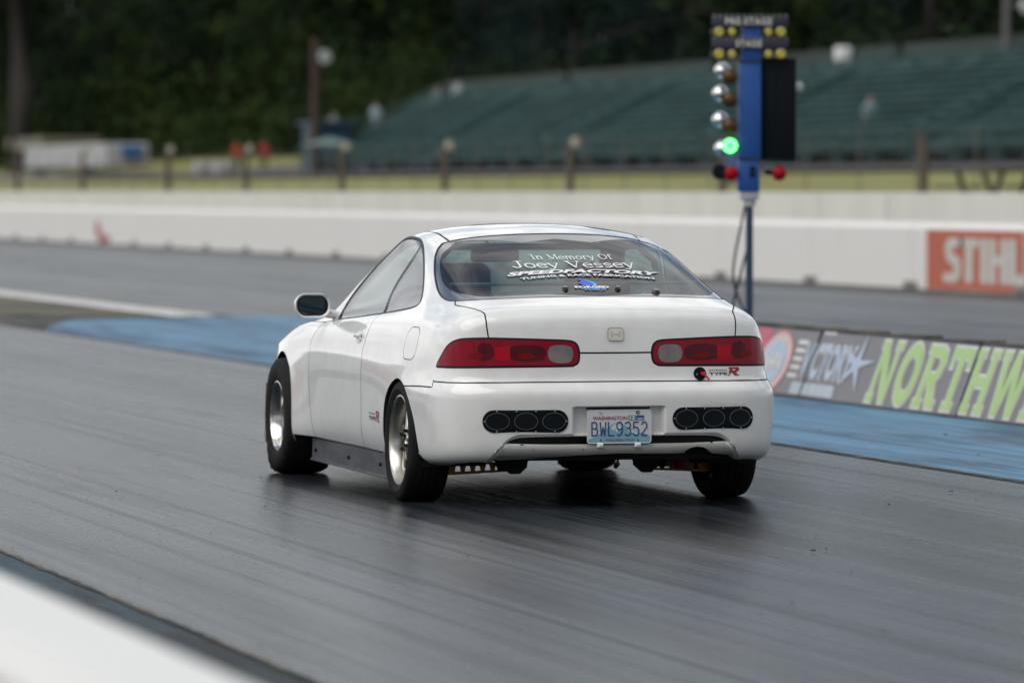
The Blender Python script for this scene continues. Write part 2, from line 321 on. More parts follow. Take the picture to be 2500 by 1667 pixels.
def solve(A, B, ax, lim):
    """(u, v) of the skin point whose coordinates on axes ax equal (A, B)"""
    A = np.atleast_1d(np.asarray(A,float)); B = np.atleast_1d(np.asarray(B,float)); m = (_gu>=lim[0])&(_gu<=lim[1])&(_gv>=lim[2])&(_gv<=lim[3])
    G = _gp[m]; gu = _gu[m]; gv = _gv[m]; k = ((G[:,ax[0]][None]-A[:,None])**2+(G[:,ax[1]][None]-B[:,None])**2).argmin(1)
    u, v = gu[k].copy(), gv[k].copy()
    for _ in range(8):
        p, du, dv = skin(u,v,True); a,b,c,d = du[:,ax[0]],dv[:,ax[0]],du[:,ax[1]],dv[:,ax[1]]; ea = A-p[:,ax[0]]; eb = B-p[:,ax[1]]
        D = a*d-b*c; D = np.where(abs(D)<1e-6, 1e-6, D)
        u = np.clip(u+np.clip((d*ea-b*eb)/D,-.3,.3),lim[0],lim[1]); v = np.clip(v+np.clip((a*eb-c*ea)/D,-.5,.5),lim[2],lim[3])
    return u, v
def rear_uv(x, z): return solve(np.abs(x), z, (0,2), (0,5.2,.2,18.9))
def side_uv(y, z): return solve(y, z, (1,2), (4.2,14.5,.2,12.9))
def off_uv(P, d, closed=False):
    """shift a curve lying on the skin sideways by d metres"""
    P = np.asarray(P,float); n = len(P)
    if closed: T = np.roll(P,-1,0)-np.roll(P,1,0)
    else: T = np.gradient(P, axis=0)
    _, du, dv = skin(P[:,0],P[:,1],True); T3 = du*T[:,:1]+dv*T[:,1:]; T3 /= np.maximum(np.linalg.norm(T3,axis=1,keepdims=True),1e-9)
    nn = np.cross(du,dv); nn /= np.maximum(np.linalg.norm(nn,axis=1,keepdims=True),1e-9); W = np.cross(nn,T3)*d
    out = []
    for i in range(n):
        J = np.stack([du[i],dv[i]],1); out.append(P[i]+np.linalg.lstsq(J,W[i],rcond=None)[0])
    return np.array(out)
def inset(P, d):
    P = np.asarray(P); A = off_uv(P,d,True); B = off_uv(P,-d,True)
    ar = lambda Q: abs(np.sum(Q[:,0]*np.roll(Q[:,1],-1)-Q[:,1]*np.roll(Q[:,0],-1)))
    A = A if ar(A) < ar(B) else B
    m = (P[:,0] < 1e-6); A[m,0] = 0; m = (P[:,0] > NU-1-1e-6); A[m,0] = NU-1
    return A
def strip(P, w, ends=0.):
    A = off_uv(P, w/2); B = off_uv(P, -w/2); return np.concatenate([A, B[::-1]])

# ---- outlines on the skin (u, v): half body, mirrored for the other side
O_glass = np.concatenate([[(0,18.74),(.7,18.80)], spl([(1.3,18.92),(2.1,19.04),(2.75,19.12),(3.25,18.92),(3.62,18.45),(3.90,17.90),(4.5,17.37),(5.13,16.78),(5.47,16.13),(5.50,15.54),(5.38,15.04),(5.13,14.66),(4.65,14.45),(3.98,14.50),(3.0,14.60),(1.83,14.70),(.84,14.78)],step=5), [(0,14.80)]])
O_wind = np.concatenate([[(NU-1,14.40)], spl([(15.5,14.38),(14.3,14.40),(13.2,14.45),(12.62,14.75),(12.48,15.5),(12.42,17),(12.5,17.9),(12.95,18.4),(14,18.6),(15.5,18.66)],step=4), [(NU-1,18.66)]])
O_side = spl([(10.32,12.32),(10.62,13.4),(10.98,14.9),(11.05,15.6),(11.02,16.4),(10.88,17.2),(10.62,17.82),(10.15,18.22),(9.4,18.34),(8.55,18.28),(7.6,18.10),(6.95,17.76),(6.55,17.22),(6.42,16.60),(6.41,15.78),(6.44,14.9),(6.49,14.2),(6.60,13.68),(6.95,13.28),(7.6,13.02),(8.45,12.76),(9.4,12.50),(9.95,12.38)], True, 5)
O_div = spl([(6.62,17.85),(7.4,16.95),(8.1,16.15),(8.45,15.5),(8.56,14.9),(8.54,14.2),(8.45,13.5),(8.34,12.6)], step=5)
_tl = [(-.787,.648),(-.784,.672),(-.773,.706),(-.758,.744),(-.739,.768),(-.715,.781),(-.68,.787),(-.586,.789),(-.455,.786),(-.314,.781),(-.225,.777),(-.193,.769),(-.177,.753),(-.169,.727),(-.169,.694),(-.177,.669),(-.195,.657),(-.228,.652),(-.459,.650),(-.63,.648),(-.738,.646),(-.775,.646)]
_tl = spl(_tl, True, 4); O_tail = np.stack(solve(abs(_tl[:,0]), _tl[:,1], (0,2), (0,4.9,5,12)), 1)
O_archR = spl([(7.74,-.4),(7.70,.86),(7.44,3.13),(7.32,4.27),(7.18,5.15),(6.95,6.10),(6.58,6.80),(6.30,6.62),(6.08,6.05),(5.80,4.86),(5.55,3.65),(5.44,2.5),(5.42,1.2),(5.42,-.4)], step=4)
_a = np.linspace(-.28, PI+.28, 40); O_archF = np.stack(side_uv(2.60+.345*np.cos(_a), np.maximum(.315+.318*np.sin(_a),.19)), 1)
O_archF = np.concatenate([[(O_archF[0,0],-.4)], O_archF, [(O_archF[-1,0],-.4)]])
O_botL = [(0,-.5),(0,1.88),(.62,1.72),(1.38,1.45),(2.02,1.27),(2.15,1.36),(2.20,1.05),(2.75,1.0),(3.23,.72),(3.58,.25),(4.54,.15),(5.15,.94),(5.47,1.58),(5.47,-.5)]
O_botR = [(0,-.5),(0,1.87),(.985,1.80),(1.10,2.04),(1.20,2.25),(1.30,2.33),(1.42,2.27),(1.53,2.06),(1.60,1.76),(1.97,1.58),(2.10,1.35),(2.20,1.05),(2.75,1.0),(3.23,.80),(3.58,.45),(4.54,.15),(5.15,.94),(5.47,1.58),(5.47,-.5)]
O_botS = [(7.55,-.5),(7.65,.88),(8.9,1.02),(10.2,1.02),(11.02,1.15),(12.0,1.12),(12.1,-.5)]
O_botF = [(13.7,-.5),(13.9,1.0),(NU-1,1.0),(NU-1,-.5)]
_sl = spl([(0,.337),(.20,.337),(.36,.336),(.455,.332),(.50,.322),(.525,.308)],step=4); _sb = [(.40,.302),(.20,.301),(0,.300)]
_sp = np.array([tuple(p) for p in _sl]+_sb); O_slot = np.stack(rear_uv(_sp[:,0],_sp[:,1]),1); O_slot[0,0]=O_slot[-1,0]=0
P_hatch = spl([(4.02,14.75),(4.12,14.35),(4.14,14.12),(3.85,13.98),(3.51,13.88),(3.10,13.68),(2.83,13.48),(2.60,13.2),(2.46,12.9),(2.37,12.4),(2.31,11.95),(2.24,10.80)],step=4)
P_hline = [(.62,9.92),(.3,9.91),(-.05,9.91)]
P_bump = [(-.05,7.10),(.9,7.08),(1.96,7.03),(3.0,6.98),(3.7,6.98),(4.2,7.02),(4.50,7.04)]
P_qs = [(4.49,7.25),(4.51,6.75),(4.52,6.38),(4.6,6.32),(5.34,6.30),(6.25,6.13)]
P_doorF = spl([(10.15,12.55),(10.45,12.25),(10.80,11.95),(10.97,11.03),(11.09,10.0),(11.12,8.9),(11.13,6.8),(11.12,4.7),(11.05,2.9),(11.02,.9)],step=4)
P_doorR = spl([(8.40,12.9),(8.44,12.5),(8.44,11.8),(8.47,11.0),(8.50,10.3),(8.53,9.2),(8.54,6.4),(8.60,4.0),(8.72,2.4),(8.86,.8)],step=4)
P_fuel = spl([(6.10,11.46),(5.90,11.49),(5.72,11.44),(5.60,11.1),(5.59,10.4),(5.66,9.6),(5.80,9.16),(6.0,9.08),(6.22,9.2),(6.29,9.8),(6.29,10.6),(6.24,11.2)], True, 4); P_fuel = np.concatenate([P_fuel,P_fuel[:2]])
P_ditch = spl([(3.0,18.9),(3.25,19.22),(3.9,19.62),(5.41,19.88),(7,20.0),(8.57,20.02),(10.5,19.92),(12,19.6),(12.8,19.0),(13.1,18.4)],step=4)
P_cowl = spl([(12.70,14.9),(12.3,13.8),(11.95,12.9),(11.7,12.15)],step=4)
P_hood = spl([(10.75,12.0),(11.3,12.15),(12.1,12.35),(13.0,12.15),(14.2,11.9),(15.2,11.6),(16.0,11.3),(17.1,11.2)],step=4)

S_V = .25
def half(sgn, tag_=''):
    holes = [O_archR, O_archF, np.array(O_botL if sgn<0 else O_botR), np.array(O_botS), np.array(O_botF), O_slot]
    gl = {'rear':O_glass,'wind':O_wind,'side':O_side}
    ins = {'rear':inset(O_glass,.008),'wind':inset(O_wind,.012),'side':inset(O_side,.013),'frit':inset(O_glass,.050),'tail':inset(O_tail,.0095)}
    strips = [(P_hatch,.0068),(P_hline,.0078),(P_bump,.0068),(P_qs,.0065),(P_doorF,.0055),(P_doorR,.0065),(P_ditch,.010),(P_hood,.006),(P_cowl,.005)]
    if sgn < 0: strips.append((P_fuel,.004))
    st = [strip(np.asarray(p,float), w_) for p, w_ in strips]; dv_ = strip(O_div,.017)
    V_ = []; E_ = []
    def seg(P, closed=True):
        P = np.asarray(P,float).copy(); P[:,0] = np.clip(P[:,0],0,NU-1); P[:,1] = np.clip(P[:,1],0,NV-1); n = len(V_); k = len(P)
        V_.extend([Vector((a, b*S_V)) for a,b in P]); E_.extend([(n+i, n+(i+1)%k) for i in range(k if closed else k-1)])
    for P in holes+list(gl.values())+list(ins.values())+[O_tail]+st+[dv_]: seg(P)
    seg([(0,0),(NU-1,0),(NU-1,NV-1),(0,NV-1)])
    gu = np.concatenate([np.linspace(0,5,70), np.linspace(5,14,120)[1:], np.linspace(14,NU-1,22)[1:]]); gv = np.concatenate([np.linspace(0,13,64), np.linspace(13,NV-1,60)[1:]])
    A, B = np.meshgrid(gu,gv); pts = [np.stack([A.ravel(),B.ravel()],1)]
    A, B = np.meshgrid(np.linspace(0,2.7,100), np.linspace(1.2,5.0,70)); pts.append(np.stack([A.ravel()+.003,B.ravel()+.007],1))
    for p in np.concatenate(pts): V_.append(Vector((p[0],p[1]*S_V)))
    V, E, Fc, *_ = delaunay_2d_cdt(V_, E_, [], 0, 1e-6)
    uv = np.array([tuple(v) for v in V]); uv[:,1] /= S_V; T = np.array([list(f) for f in Fc]); c = uv[T].mean(1); cx, cy = c[:,0], c[:,1]
    cls = np.zeros(len(T), int)                               # 0 panel
    for s_ in st: cls[inpoly(cx,cy,s_)] = 1                    # gap
    I = lambda P: inpoly(cx,cy,P)
    g = I(O_side); cls[g] = 2; q = I(ins['side']); cls[q] = 3   # seal, side glass
    dv = I(dv_) & g; cls[dv] = 2
    div = np.concatenate([O_div, [(5,12.0),(5,18.5)]]); cls[(cls==3) & I(div)] = 4   # quarter glass
    cls[I(O_glass)] = 5; cls[I(ins['rear'])] = 6; cls[I(ins['frit'])] = 7
    cls[I(O_wind)] = 8; cls[I(ins['wind'])] = 9
    cls[I(O_tail)] = 10; cls[I(ins['tail'])] = 11
    for h in holes: cls[I(h)] = -1
    P3 = skd(uv[:,0],uv[:,1]); N3 = snorm(uv[:,0],uv[:,1])
    # drop degenerate triangles, make winding follow the normals
    fn = np.cross(P3[T[:,1]]-P3[T[:,0]], P3[T[:,2]]-P3[T[:,0]]); ar = np.linalg.norm(fn,axis=1); cls[ar<1e-9] = -1
    fl = (fn*N3[T].mean(1)).sum(1) < 0; T[fl] = T[fl][:, ::-1]
    # connected panels
    comp = -np.ones(len(T),int); idx = np.where(cls==0)[0]; em = {}
    for t in idx:
        for a,b in ((0,1),(1,2),(2,0)): em.setdefault(tuple(sorted((T[t,a],T[t,b]))),[]).append(t)
    par = {t:t for t in idx}
    def find(t):
        while par[t] != t: par[t] = par[par[t]]; t = par[t]
        return t
    for L_ in em.values():
        for t in L_[1:]: par[find(t)] = find(L_[0])
    for t in idx: comp[t] = find(t)
    return dict(sgn=sgn, uv=uv, T=T, cls=cls, comp=comp, P=P3, N=N3, c=c)
H = {s:half(s) for s in (-1,1)}
def sel(h, cls=None, seed=None):
    if seed is not None:
        m0 = (h['cls']==0); d = np.where(m0, (h['c'][:,0]-seed[0])**2+((h['c'][:,1]-seed[1])*.3)**2, 1e9); return h['comp']==h['comp'][d.argmin()]
    return np.isin(h['cls'], cls)
def geo(h, m, off=0., flip=False):
    T = h['T'][m]; k, inv = np.unique(T, return_inverse=True); T = inv.reshape(-1,3); P = (h['P'][k]+h['N'][k]*off); Nn = h['N'][k].copy()
    if h['sgn'] < 0: P = P*[-1,1,1]; Nn = Nn*[-1,1,1]; T = T[:, ::-1]
    if flip: T = T[:, ::-1]; Nn = -Nn
    return P, T, Nn, h['uv'][k]
def skinobj(name, parts, m, parent, mats=None):
    Ps, Ts, Ns, mi = [], [], [], []; n = 0
    for g, i in parts: Ps.append(g[0]); Ts.append(g[1]+n); Ns.append(g[2]); mi += [i]*len(g[1]); n += len(g[0])
    P = np.concatenate(Ps); T = np.concatenate(Ts); Nn = np.concatenate(Ns)
    key = {}; mp_ = np.zeros(len(P),int); keep = []                       # weld the centre line
    for i, p in enumerate(P):
        if abs(p[0]) < 2e-4:
            k = (round(p[1]*1e4), round(p[2]*1e4))
            if k in key: mp_[i] = key[k]; continue
            key[k] = len(keep)
        mp_[i] = len(keep); keep.append(i)
    P = P[keep]; Nn = Nn[keep]; T = mp_[T]; ok = (T[:,0]!=T[:,1])&(T[:,1]!=T[:,2])&(T[:,0]!=T[:,2])
    return mobj(name, P, T[ok], m, parent, True, Nn, mats, np.array(mi)[ok] if mats else None)
def flange(h, curve, d, dirv):
    """turned-in edge along a cut: strip from the skin curve inward"""
    c = spl(curve, step=3) if len(curve) < 30 else np.asarray(curve); c = c[(c[:,1]>0)&(c[:,1]<NV-1)]
    P = skd(c[:,0],c[:,1]); Q = P+np.array(dirv)*d
    if h < 0: P = P*[-1,1,1]; Q = Q*[-1,1,1]
    n = len(P); return np.concatenate([P,Q]), [[i,i+1,n+i+1,n+i] for i in range(n-1)]
def decal(vf, place, off=.0012, side=None, fx=None):
    """flat lettering laid on the skin; place maps 2D to the two car coordinates. side: -1/1 for flanks, None for rear"""
    vs, fs = vf; A, B = place(vs[:,0], vs[:,1])
    if side: u, v = side_uv(A,B); s_ = np.full(len(A), side)
    else: u, v = rear_uv(A,B); s_ = np.where(A<0,-1,1)
    P = skd(u,v)+snorm(u,v)*off; P[:,0] *= s_
    if not side: P[:,0] = A if fx is None else P[:,0]
    return P, fs
def skinpatch(poly, off=.002, side=None, step=.012, skirt=.004):
    """raised plate of a given outline following the skin"""
    P = np.asarray(poly,float); lo, hi = P.min(0), P.max(0)
    A, B = np.meshgrid(np.arange(lo[0]+step*.5,hi[0],step), np.arange(lo[1]+step*.5,hi[1],step)); g = np.stack([A.ravel(),B.ravel()],1)
    g = g[inpoly(g[:,0],g[:,1],P)]; V, T = cdt_fill([P], g)
    p, _ = decal((V,None), lambda a,b:(a,b), off, side); mb = MB().add(p, [list(t) for t in T])
    q0, _ = decal((P,None), lambda a,b:(a,b), off, side); q1, _ = decal((P,None), lambda a,b:(a,b), off-skirt, side); n = len(P)
    mb.add(np.concatenate([q0,q1]), [[i,(i+1)%n,n+(i+1)%n,n+i] for i in range(n)]); return mb
def rrect(cx, cy, w_, h_, r, n=6):
    out = []
    for (sx,sy,a0) in ((1,1,0),(-1,1,PI/2),(-1,-1,PI),(1,-1,3*PI/2)):
        for k in range(n+1):
            a = a0+PI/2*k/n; out.append((cx+sx*(w_/2-r)+r*math.cos(a), cy+sy*(h_/2-r)+r*math.sin(a)))
    return out
def ellipse(cx, cy, a, b, n=28): return [(cx+a*math.cos(2*PI*k/n), cy+b*math.sin(2*PI*k/n)) for k in range(n)]

# ================================================================ the car
car = thing('race_car', (0,0,0), 'white two-door hatchback race car with black window lettering launching down the drag strip', 'car')
hl, hr = H[-1], H[1]
both = lambda name, seed, m=M_paint, par=car: skinobj(name, [(geo(hl, sel(hl,seed=seed)),0),(geo(hr, sel(hr,seed=seed)),0)], m, par)
SEEDS = dict(body=(5.8,8.2), rear_bumper=(1.2,6.0), hatch=(1.0,12.5), roof=(8.5,20.6), bonnet=(14.5,12.6))
body = both('body', SEEDS['body']); bumper = both('rear_bumper', SEEDS['rear_bumper'])
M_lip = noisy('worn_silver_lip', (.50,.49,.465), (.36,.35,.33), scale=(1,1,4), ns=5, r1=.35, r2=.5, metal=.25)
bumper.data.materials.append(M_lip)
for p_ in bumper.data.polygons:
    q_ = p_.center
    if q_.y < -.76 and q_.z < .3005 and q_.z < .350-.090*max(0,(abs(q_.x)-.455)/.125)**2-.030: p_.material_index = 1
hatch = both('hatch', SEEDS['hatch']); roof = both('roof', SEEDS['roof']); bonnet = both('bonnet', SEEDS['bonnet'])
for h, s_ in ((hl,-1),(hr,1)):
    d_ = skinobj('door', [(geo(h, sel(h,seed=(9.8,6))),0)], M_paint, car)
    f_ = skinobj('front_wing', [(geo(h, sel(h,seed=(11.6,7))),0)], M_paint, car)
    if s_ < 0: skinobj('fuel_flap', [(geo(h, sel(h,seed=(6.0,10.2))),0)], M_paint, car); door_l = d_
    sd = skinobj('side_window', [(geo(h, sel(h,[3]),-.003),0)], M_glass, car)
    qw = skinobj('quarter_window', [(geo(h, sel(h,[4]),-.003),0)], M_quarter, car)
    skinobj('window_seal', [(geo(h, sel(h,[2]),.001),0)], M_seal, car)
    if s_ < 0: qwin = qw
skinobj('panel_gap', [(geo(hl, sel(hl,[1]),-.004),0),(geo(hr, sel(hr,[1]),-.004),0)], M_blk, car)
rwin = skinobj('rear_window', [(geo(hl, sel(hl,[7]),-.002),0),(geo(hr, sel(hr,[7]),-.002),0),(geo(hl, sel(hl,[6]),-.002),1),(geo(hr, sel(hr,[6]),-.002),1)], None, car, [M_rearglass, M_frit])
skinobj('window_seal', [(geo(hl, sel(hl,[5]),.001),0),(geo(hr, sel(hr,[5]),.001),0)], M_seal, rwin)
wsc = skinobj('windscreen', [(geo(hl, sel(hl,[9]),-.002),0),(geo(hr, sel(hr,[9]),-.002),0)], M_glass, car)
skinobj('window_seal', [(geo(hl, sel(hl,[8]),.001),0),(geo(hr, sel(hr,[8]),.001),0)], M_seal, wsc)
for h in (hl,hr):                                                            # turned-in edges of the sheet metal
    mb = MB()
    for cv in (O_archR, O_archF): v_, f_ = flange(h['sgn'], cv, .06, (-1,0,0)); MB().add(v_, f_).obj('arch_lining', mat('dark_arch_lining',(.030,.038,.044),.7), body, auto=40)
    for cv, d_, dv in ((O_botS[1:-1],.05,(-1,0,.1)),((O_botL if h['sgn']<0 else O_botR)[1:-1],.03,(-.1,1,.25)),(O_slot,.03,(0,1,0))):
        v_, f_ = flange(h['sgn'], cv, d_, dv); mb.add(v_, f_)
    mb.obj('panel_edge', M_paint, body, auto=40)
# interior lining
def lining(h):
    m = (h['cls']==0)&(h['c'][:,1]>11.6)&((h['c'][:,0]<12.4)|(h['c'][:,1]>17.5)) | np.isin(h['cls'],[2,5,8]); return geo(h, m, -.018)
skinobj('interior_lining', [(lining(hl),0),(lining(hr),0)], M_dark, car)

# ---- tail lights
for h, s_ in ((hl,-1),(hr,1)):
    tl = skinobj('tail_light', [(geo(h, sel(h,[11]),.003),0)], M_lens, car)
    skinobj('gasket', [(geo(h, sel(h,[10]),.0005),0)], M_blk, tl)
    P = lambda pts: [(s_*a,b) for a,b in pts]
    skinpatch(P(spl([(.320,.716),(.309,.744),(.279,.752),(.226,.750),(.205,.733),(.203,.701),(.217,.677),(.253,.670),(.296,.674),(.315,.691)],True,3)), .0045, None, .01, .002).obj('reverse_lens', M_rev, tl, True)
    skinpatch(P([(.565,.741),(.493,.748),(.493,.680),(.562,.682)]), .0042, None, .02, .002).obj('reflector', M_lensr, tl, True)
    for pl in ([(.485,.748),(.345,.746),(.345,.684),(.485,.686)], [(.760,.700),(.733,.752),(.69,.765),(.578,.757),(.578,.688),(.70,.682),(.75,.682)]):
        skinpatch(P(spl(pl,True,3)), .0036, None, .02, .002).obj('bulb_cell', M_lensd, tl, True)
    for cx_, cz_, a_, b_ in ((.42,.702,.036,.015),(.645,.704,.034,.015),):
        skinpatch(P(ellipse(cx_,cz_,a_,b_,16)), .0040, None, .02, .001).obj('bulb_spot', mat('bulb_red',(.17,.0005,.005),.3,coat=.3,spec=.05), tl, True)  # ellipse of brighter red in each cell
# ---- badges and lettering on the tail
T2 = lambda s, x0, x1, y0, y1, **k: fit(textmesh(s, **k), x0, x1, y0, y1)
idn = lambda a,b: (a,b)
em = skinpatch(rrect(.0,.801,.074,.060,.013), .007, None, .01, .007).obj('emblem', M_chrome, hatch, True)
eb = skinpatch(rrect(.0,.801,.062,.048,.010), .0085, None, .01, .002)
eb.obj('emblem_face', mat('cream_silver',(.74,.71,.58),.4,metal=.2,coat=1.), em if False else hatch, True)
hb = MB()
for poly in ([(-.021,.786),(-.013,.786),(-.013,.797),(.013,.797),(.013,.786),(.021,.786),(.024,.816),(.015,.816),(.014,.804),(-.014,.804),(-.015,.816),(-.024,.816)],):
    hb = skinpatch(poly, .0098, None, .01, .002)
hb.obj('emblem_letter', mat('worn_silver',(.60,.59,.54),.35,metal=.5), hatch, True)
def deco(name, vf, m, par, side=None, off=.0012, place=idn): 
    p, f = decal(vf, place, off, side); return mobj(name, p, f, m, par)
RR = [(0,0),(.16,0),(.30,.36),(.36,.36),(.42,.30),(.56,0),(1.0,0),(.80,.16),(.70,.40),(.86,.52),(.98,.72),(.96,.90),(.82,1.0),(.14,1.0),(.10,.80),(.24,.80),(.10,.34),(.22,.30)]
RH = [(.40,.60),(.60,.62),(.70,.72),(.66,.80),(.44,.80)]
def letterR(x0,x1,z0,z1):
    S = lambda P: [(x0+(x1-x0)*a, z0+(z1-z0)*b) for a,b in P]; V, T = cdt_fill([S(RR), S(RH)]); return V, [tuple(t) for t in T]
deco('letter_r', letterR(.541,.606,.606,.645), M_red, body, off=.002)
deco('lettering', T2('INTEGRA', .449,.541,.6285,.635, bold=.02), M_decal, body, off=.002)
deco('lettering', T2('TYPE', .449,.541,.609,.6225, bold=.035), M_decal, body, off=.002)
deco('letter_r', letterR(.452-.0,.372,.355,.410), M_red, body, -1, .002)
deco('lettering', T2('INTEGRA', .600,.455,.390,.398, bold=.02), M_decal, body, -1, .002)
deco('lettering', T2('TYPE', .600,.455,.362,.381, bold=.035), M_decal, body, -1, .002)
deco('raised_lettering', T2('INTEGRA', .392,.628,.468,.484, bold=.012), mat('embossed_white',(.70,.70,.68),.45,coat=.6), bumper, off=.003)
# battery cut-off switch
sw = skinpatch(ellipse(.403,.617,.030,.030,24), .006, None, .01, .006).obj('cutoff_switch', M_blkgloss, body, True)
y_ = float(skin(*rear_uv([.41],[.615]))[0,1])
MB().cyl((.413,y_-.004,.617),(.413,y_-.024,.617),.009,.008).tube([(.409,y_-.022,.620),(.424,y_-.030,.608),(.440,y_-.034,.590)],.0042).obj('switch_key', mat('red_plastic',(.62,.004,.02),.35,coat=.5), sw, auto=40)
for x_, z_ in ((.387,.614),(.423,.622)): MB().cyl((x_,y_-.006,z_),(x_,y_-.009,z_),.0035,n=8).obj('screw', M_screw, sw, auto=40)
# bumper cover plates with three capped ports
for x0, x1, zc in ((-.632,-.243,.408),(.254,.657,.414)):
    c_ = (x0+x1)/2; w_ = x1-x0
    pl = skinpatch(rrect(c_,zc,w_,.103,.050,8), .004, None, .012, .005).obj('bumper_plate', M_blkgloss, car, True)
    k3 = w_/3.02
    for i in (-1,0,1):
        ce = c_+i*k3; E1 = ellipse(ce,zc,.054,.039,36); E2 = ellipse(ce,zc,.0522,.0374,36)
        V, T = cdt_fill([E1,E2]); p, f = decal((V,[tuple(t) for t in T]), idn, .0052)
        mobj('port_rim', p, f, mat('thin_bright_rim',(.30,.30,.29),.3,metal=1.), pl)
        skinpatch(E2, .0046, None, .02, .001).obj('port_cap', mat('glossy_black_cap',(.003,.006,.008),.15,spec=.25), pl, True)
    for i in range(4):
        for sz in (-1,1):
            xs = c_-w_*.34+i*w_*.227; u_, v_ = rear_uv([xs],[zc+sz*.046]); p = skd(u_,v_)[0]; p[0] = xs
            MB().cyl((p[0],p[1]-.003,p[2]),(p[0],p[1]-.0075,p[2]),.0040,.003,n=10).obj('screw', M_screw, pl, auto=40)
    for sx in (-1,1):
        xs = c_+sx*(w_/2-.008); u_, v_ = rear_uv([xs],[zc]); p = skd(u_,v_)[0]
        MB().cyl((xs,p[1]-.003,zc),(xs,p[1]-.0075,zc),.0040,.003,n=10).obj('screw', M_screw, pl, auto=40)
# licence plate
PY = -.872; px0, px1, pz0, pz1 = -.1545, .1505, .3035, .4560; cx_ = (px0+px1)/2
plate = MB().prism(rrect(cx_,(pz0+pz1)/2,px1-px0,pz1-pz0,.012), PY, PY+.003).obj('licence_plate', mat('plate_white',(.66,.68,.70),.35,coat=.4), car)
def flat(name, polys, m, y, par=plate, t=.0008):
    V, T = cdt_fill(polys); n = len(V)
    return mobj(name, [(a,y,b) for a,b in V], [tuple(f) for f in T], m, par)
flat('plate_edge', [rrect(cx_,(pz0+pz1)/2,.3035,.151,.012), rrect(cx_,(pz0+pz1)/2,.296,.1435,.009)], mat('pressed_edge',(.78,.79,.80),.3,coat=.4), PY-.0016)
L0 = px0
flat('mountain_print', [[(L0+.006,.322),(L0+.04,.336),(L0+.07,.352),(L0+.10,.378),(L0+.125,.396),(L0+.150,.398),(L0+.175,.388),(L0+.20,.376),(L0+.23,.360),(L0+.265,.350),(L0+.298,.338),(L0+.298,.310),(L0+.006,.310)]], mat('pale_blue_print',(.22,.42,.53),.5), PY-.0008)
for pg in ([(L0+.112,.376),(L0+.128,.392),(L0+.150,.394),(L0+.168,.382),(L0+.158,.372),(L0+.166,.360),(L0+.150,.366),(L0+.140,.352),(L0+.132,.370),(L0+.122,.362)],[(L0+.19,.372),(L0+.20,.372),(L0+.23,.356),(L0+.255,.348),(L0+.235,.344),(L0+.215,.354),(L0+.20,.352)]):
    flat('snow_print', [pg], mat('snow_print',(.62,.70,.74),.5), PY-.0012)
def ptext(s, x0, x1, z0, z1, m, name='plate_lettering', y=PY-.002, **k):
    vs, fs = fit(textmesh(s, **k), x0, x1, z0, z1); return mobj(name, [(a,y,b) for a,b in vs], fs, m, plate)
M_pb = mat('plate_blue',(.018,.065,.18),.4); M_pr = mat('plate_red',(.30,.015,.05),.4)
ptext('WASHINGTON', L0+.026, L0+.190, .412, .428, M_pr, bold=.015)
ptext('EVERGREEN STATE', L0+.088, L0+.224, .3145, .3245, mat('plate_purple',(.17,.05,.14),.4), bold=.01)
# pressed characters as strokes
GL = {'B':[[(0,0),(0,1),(.62,1),(.85,.92),(.85,.62),(.6,.53),(0,.53)],[(.6,.53),(.95,.44),(.95,.1),(.65,0),(0,0)]],'W':[[(0,1),(.2,0),(.5,.6),(.8,0),(1,1)]],'L':[[(0,1),(0,0),(.95,0)]],
 '9':[[(.95,.55),(.6,.45),(.25,.45),(.03,.6),(.03,.85),(.25,1),(.7,1),(.95,.85),(.95,.3),(.75,.08),(.45,0),(.1,.05)]],
 '3':[[(.02,.9),(.3,1),(.7,1),(.93,.86),(.93,.66),(.7,.54),(.4,.53)],[(.7,.54),(.97,.4),(.97,.15),(.7,0),(.3,0),(.02,.1)]],'5':[[(.9,1),(.08,1),(.05,.56),(.3,.62),(.7,.6),(.95,.42),(.95,.15),(.7,0),(.3,0),(.02,.1)]],
 '2':[[(.03,.85),(.25,1),(.7,1),(.94,.84),(.94,.62),(.05,.08),(.03,0),(.97,0)]]}
def stroke2d(P, w_):
    out = MB()
    for i in range(len(P)-1):
        a, b = np.array(P[i]), np.array(P[i+1]); t = (b-a)/max(np.linalg.norm(b-a),1e-9); n = np.array([-t[1],t[0]])*w_/2; e = t*w_*.45
        out.add([tuple(a+n-e)+(0,), tuple(a-n-e)+(0,), tuple(b-n+e)+(0,), tuple(b+n+e)+(0,)], [[0,1,2,3]])
    return out
xx = L0+.0225; mb = MB(); q = 0
for ch in 'BWL9352':
    for st_ in GL[ch]:
        s2 = stroke2d([(xx+a*.0265, .3405+b*.060) for a,b in st_], .0056)
        mb.add([(v[0], PY-.0022-.00002*(q+i//4), v[1]) for i, v in enumerate(s2.v)], s2.f); q += len(s2.f)
    xx += .0392
mb.obj('plate_characters', M_pb, plate)
for n_, x_, m_, s_ in (('month_sticker',.214,(.05,.30,.17),'12'),('year_sticker',.252,(.04,.10,.34),'2021')):
    flat(n_, [[(L0+x_-.018,.409),(L0+x_+.018,.409),(L0+x_+.018,.432),(L0+x_-.018,.432)]], mat(n_,m_,.4), PY-.0018)
    if s_ == '12': ptext(s_, L0+x_-.012, L0+x_+.012, .412, .429, M_white, y=PY-.0026, bold=.03)
    else: ptext(s_, L0+x_-.013, L0+x_+.014, .411, .420, M_white, y=PY-.0026, bold=.02)
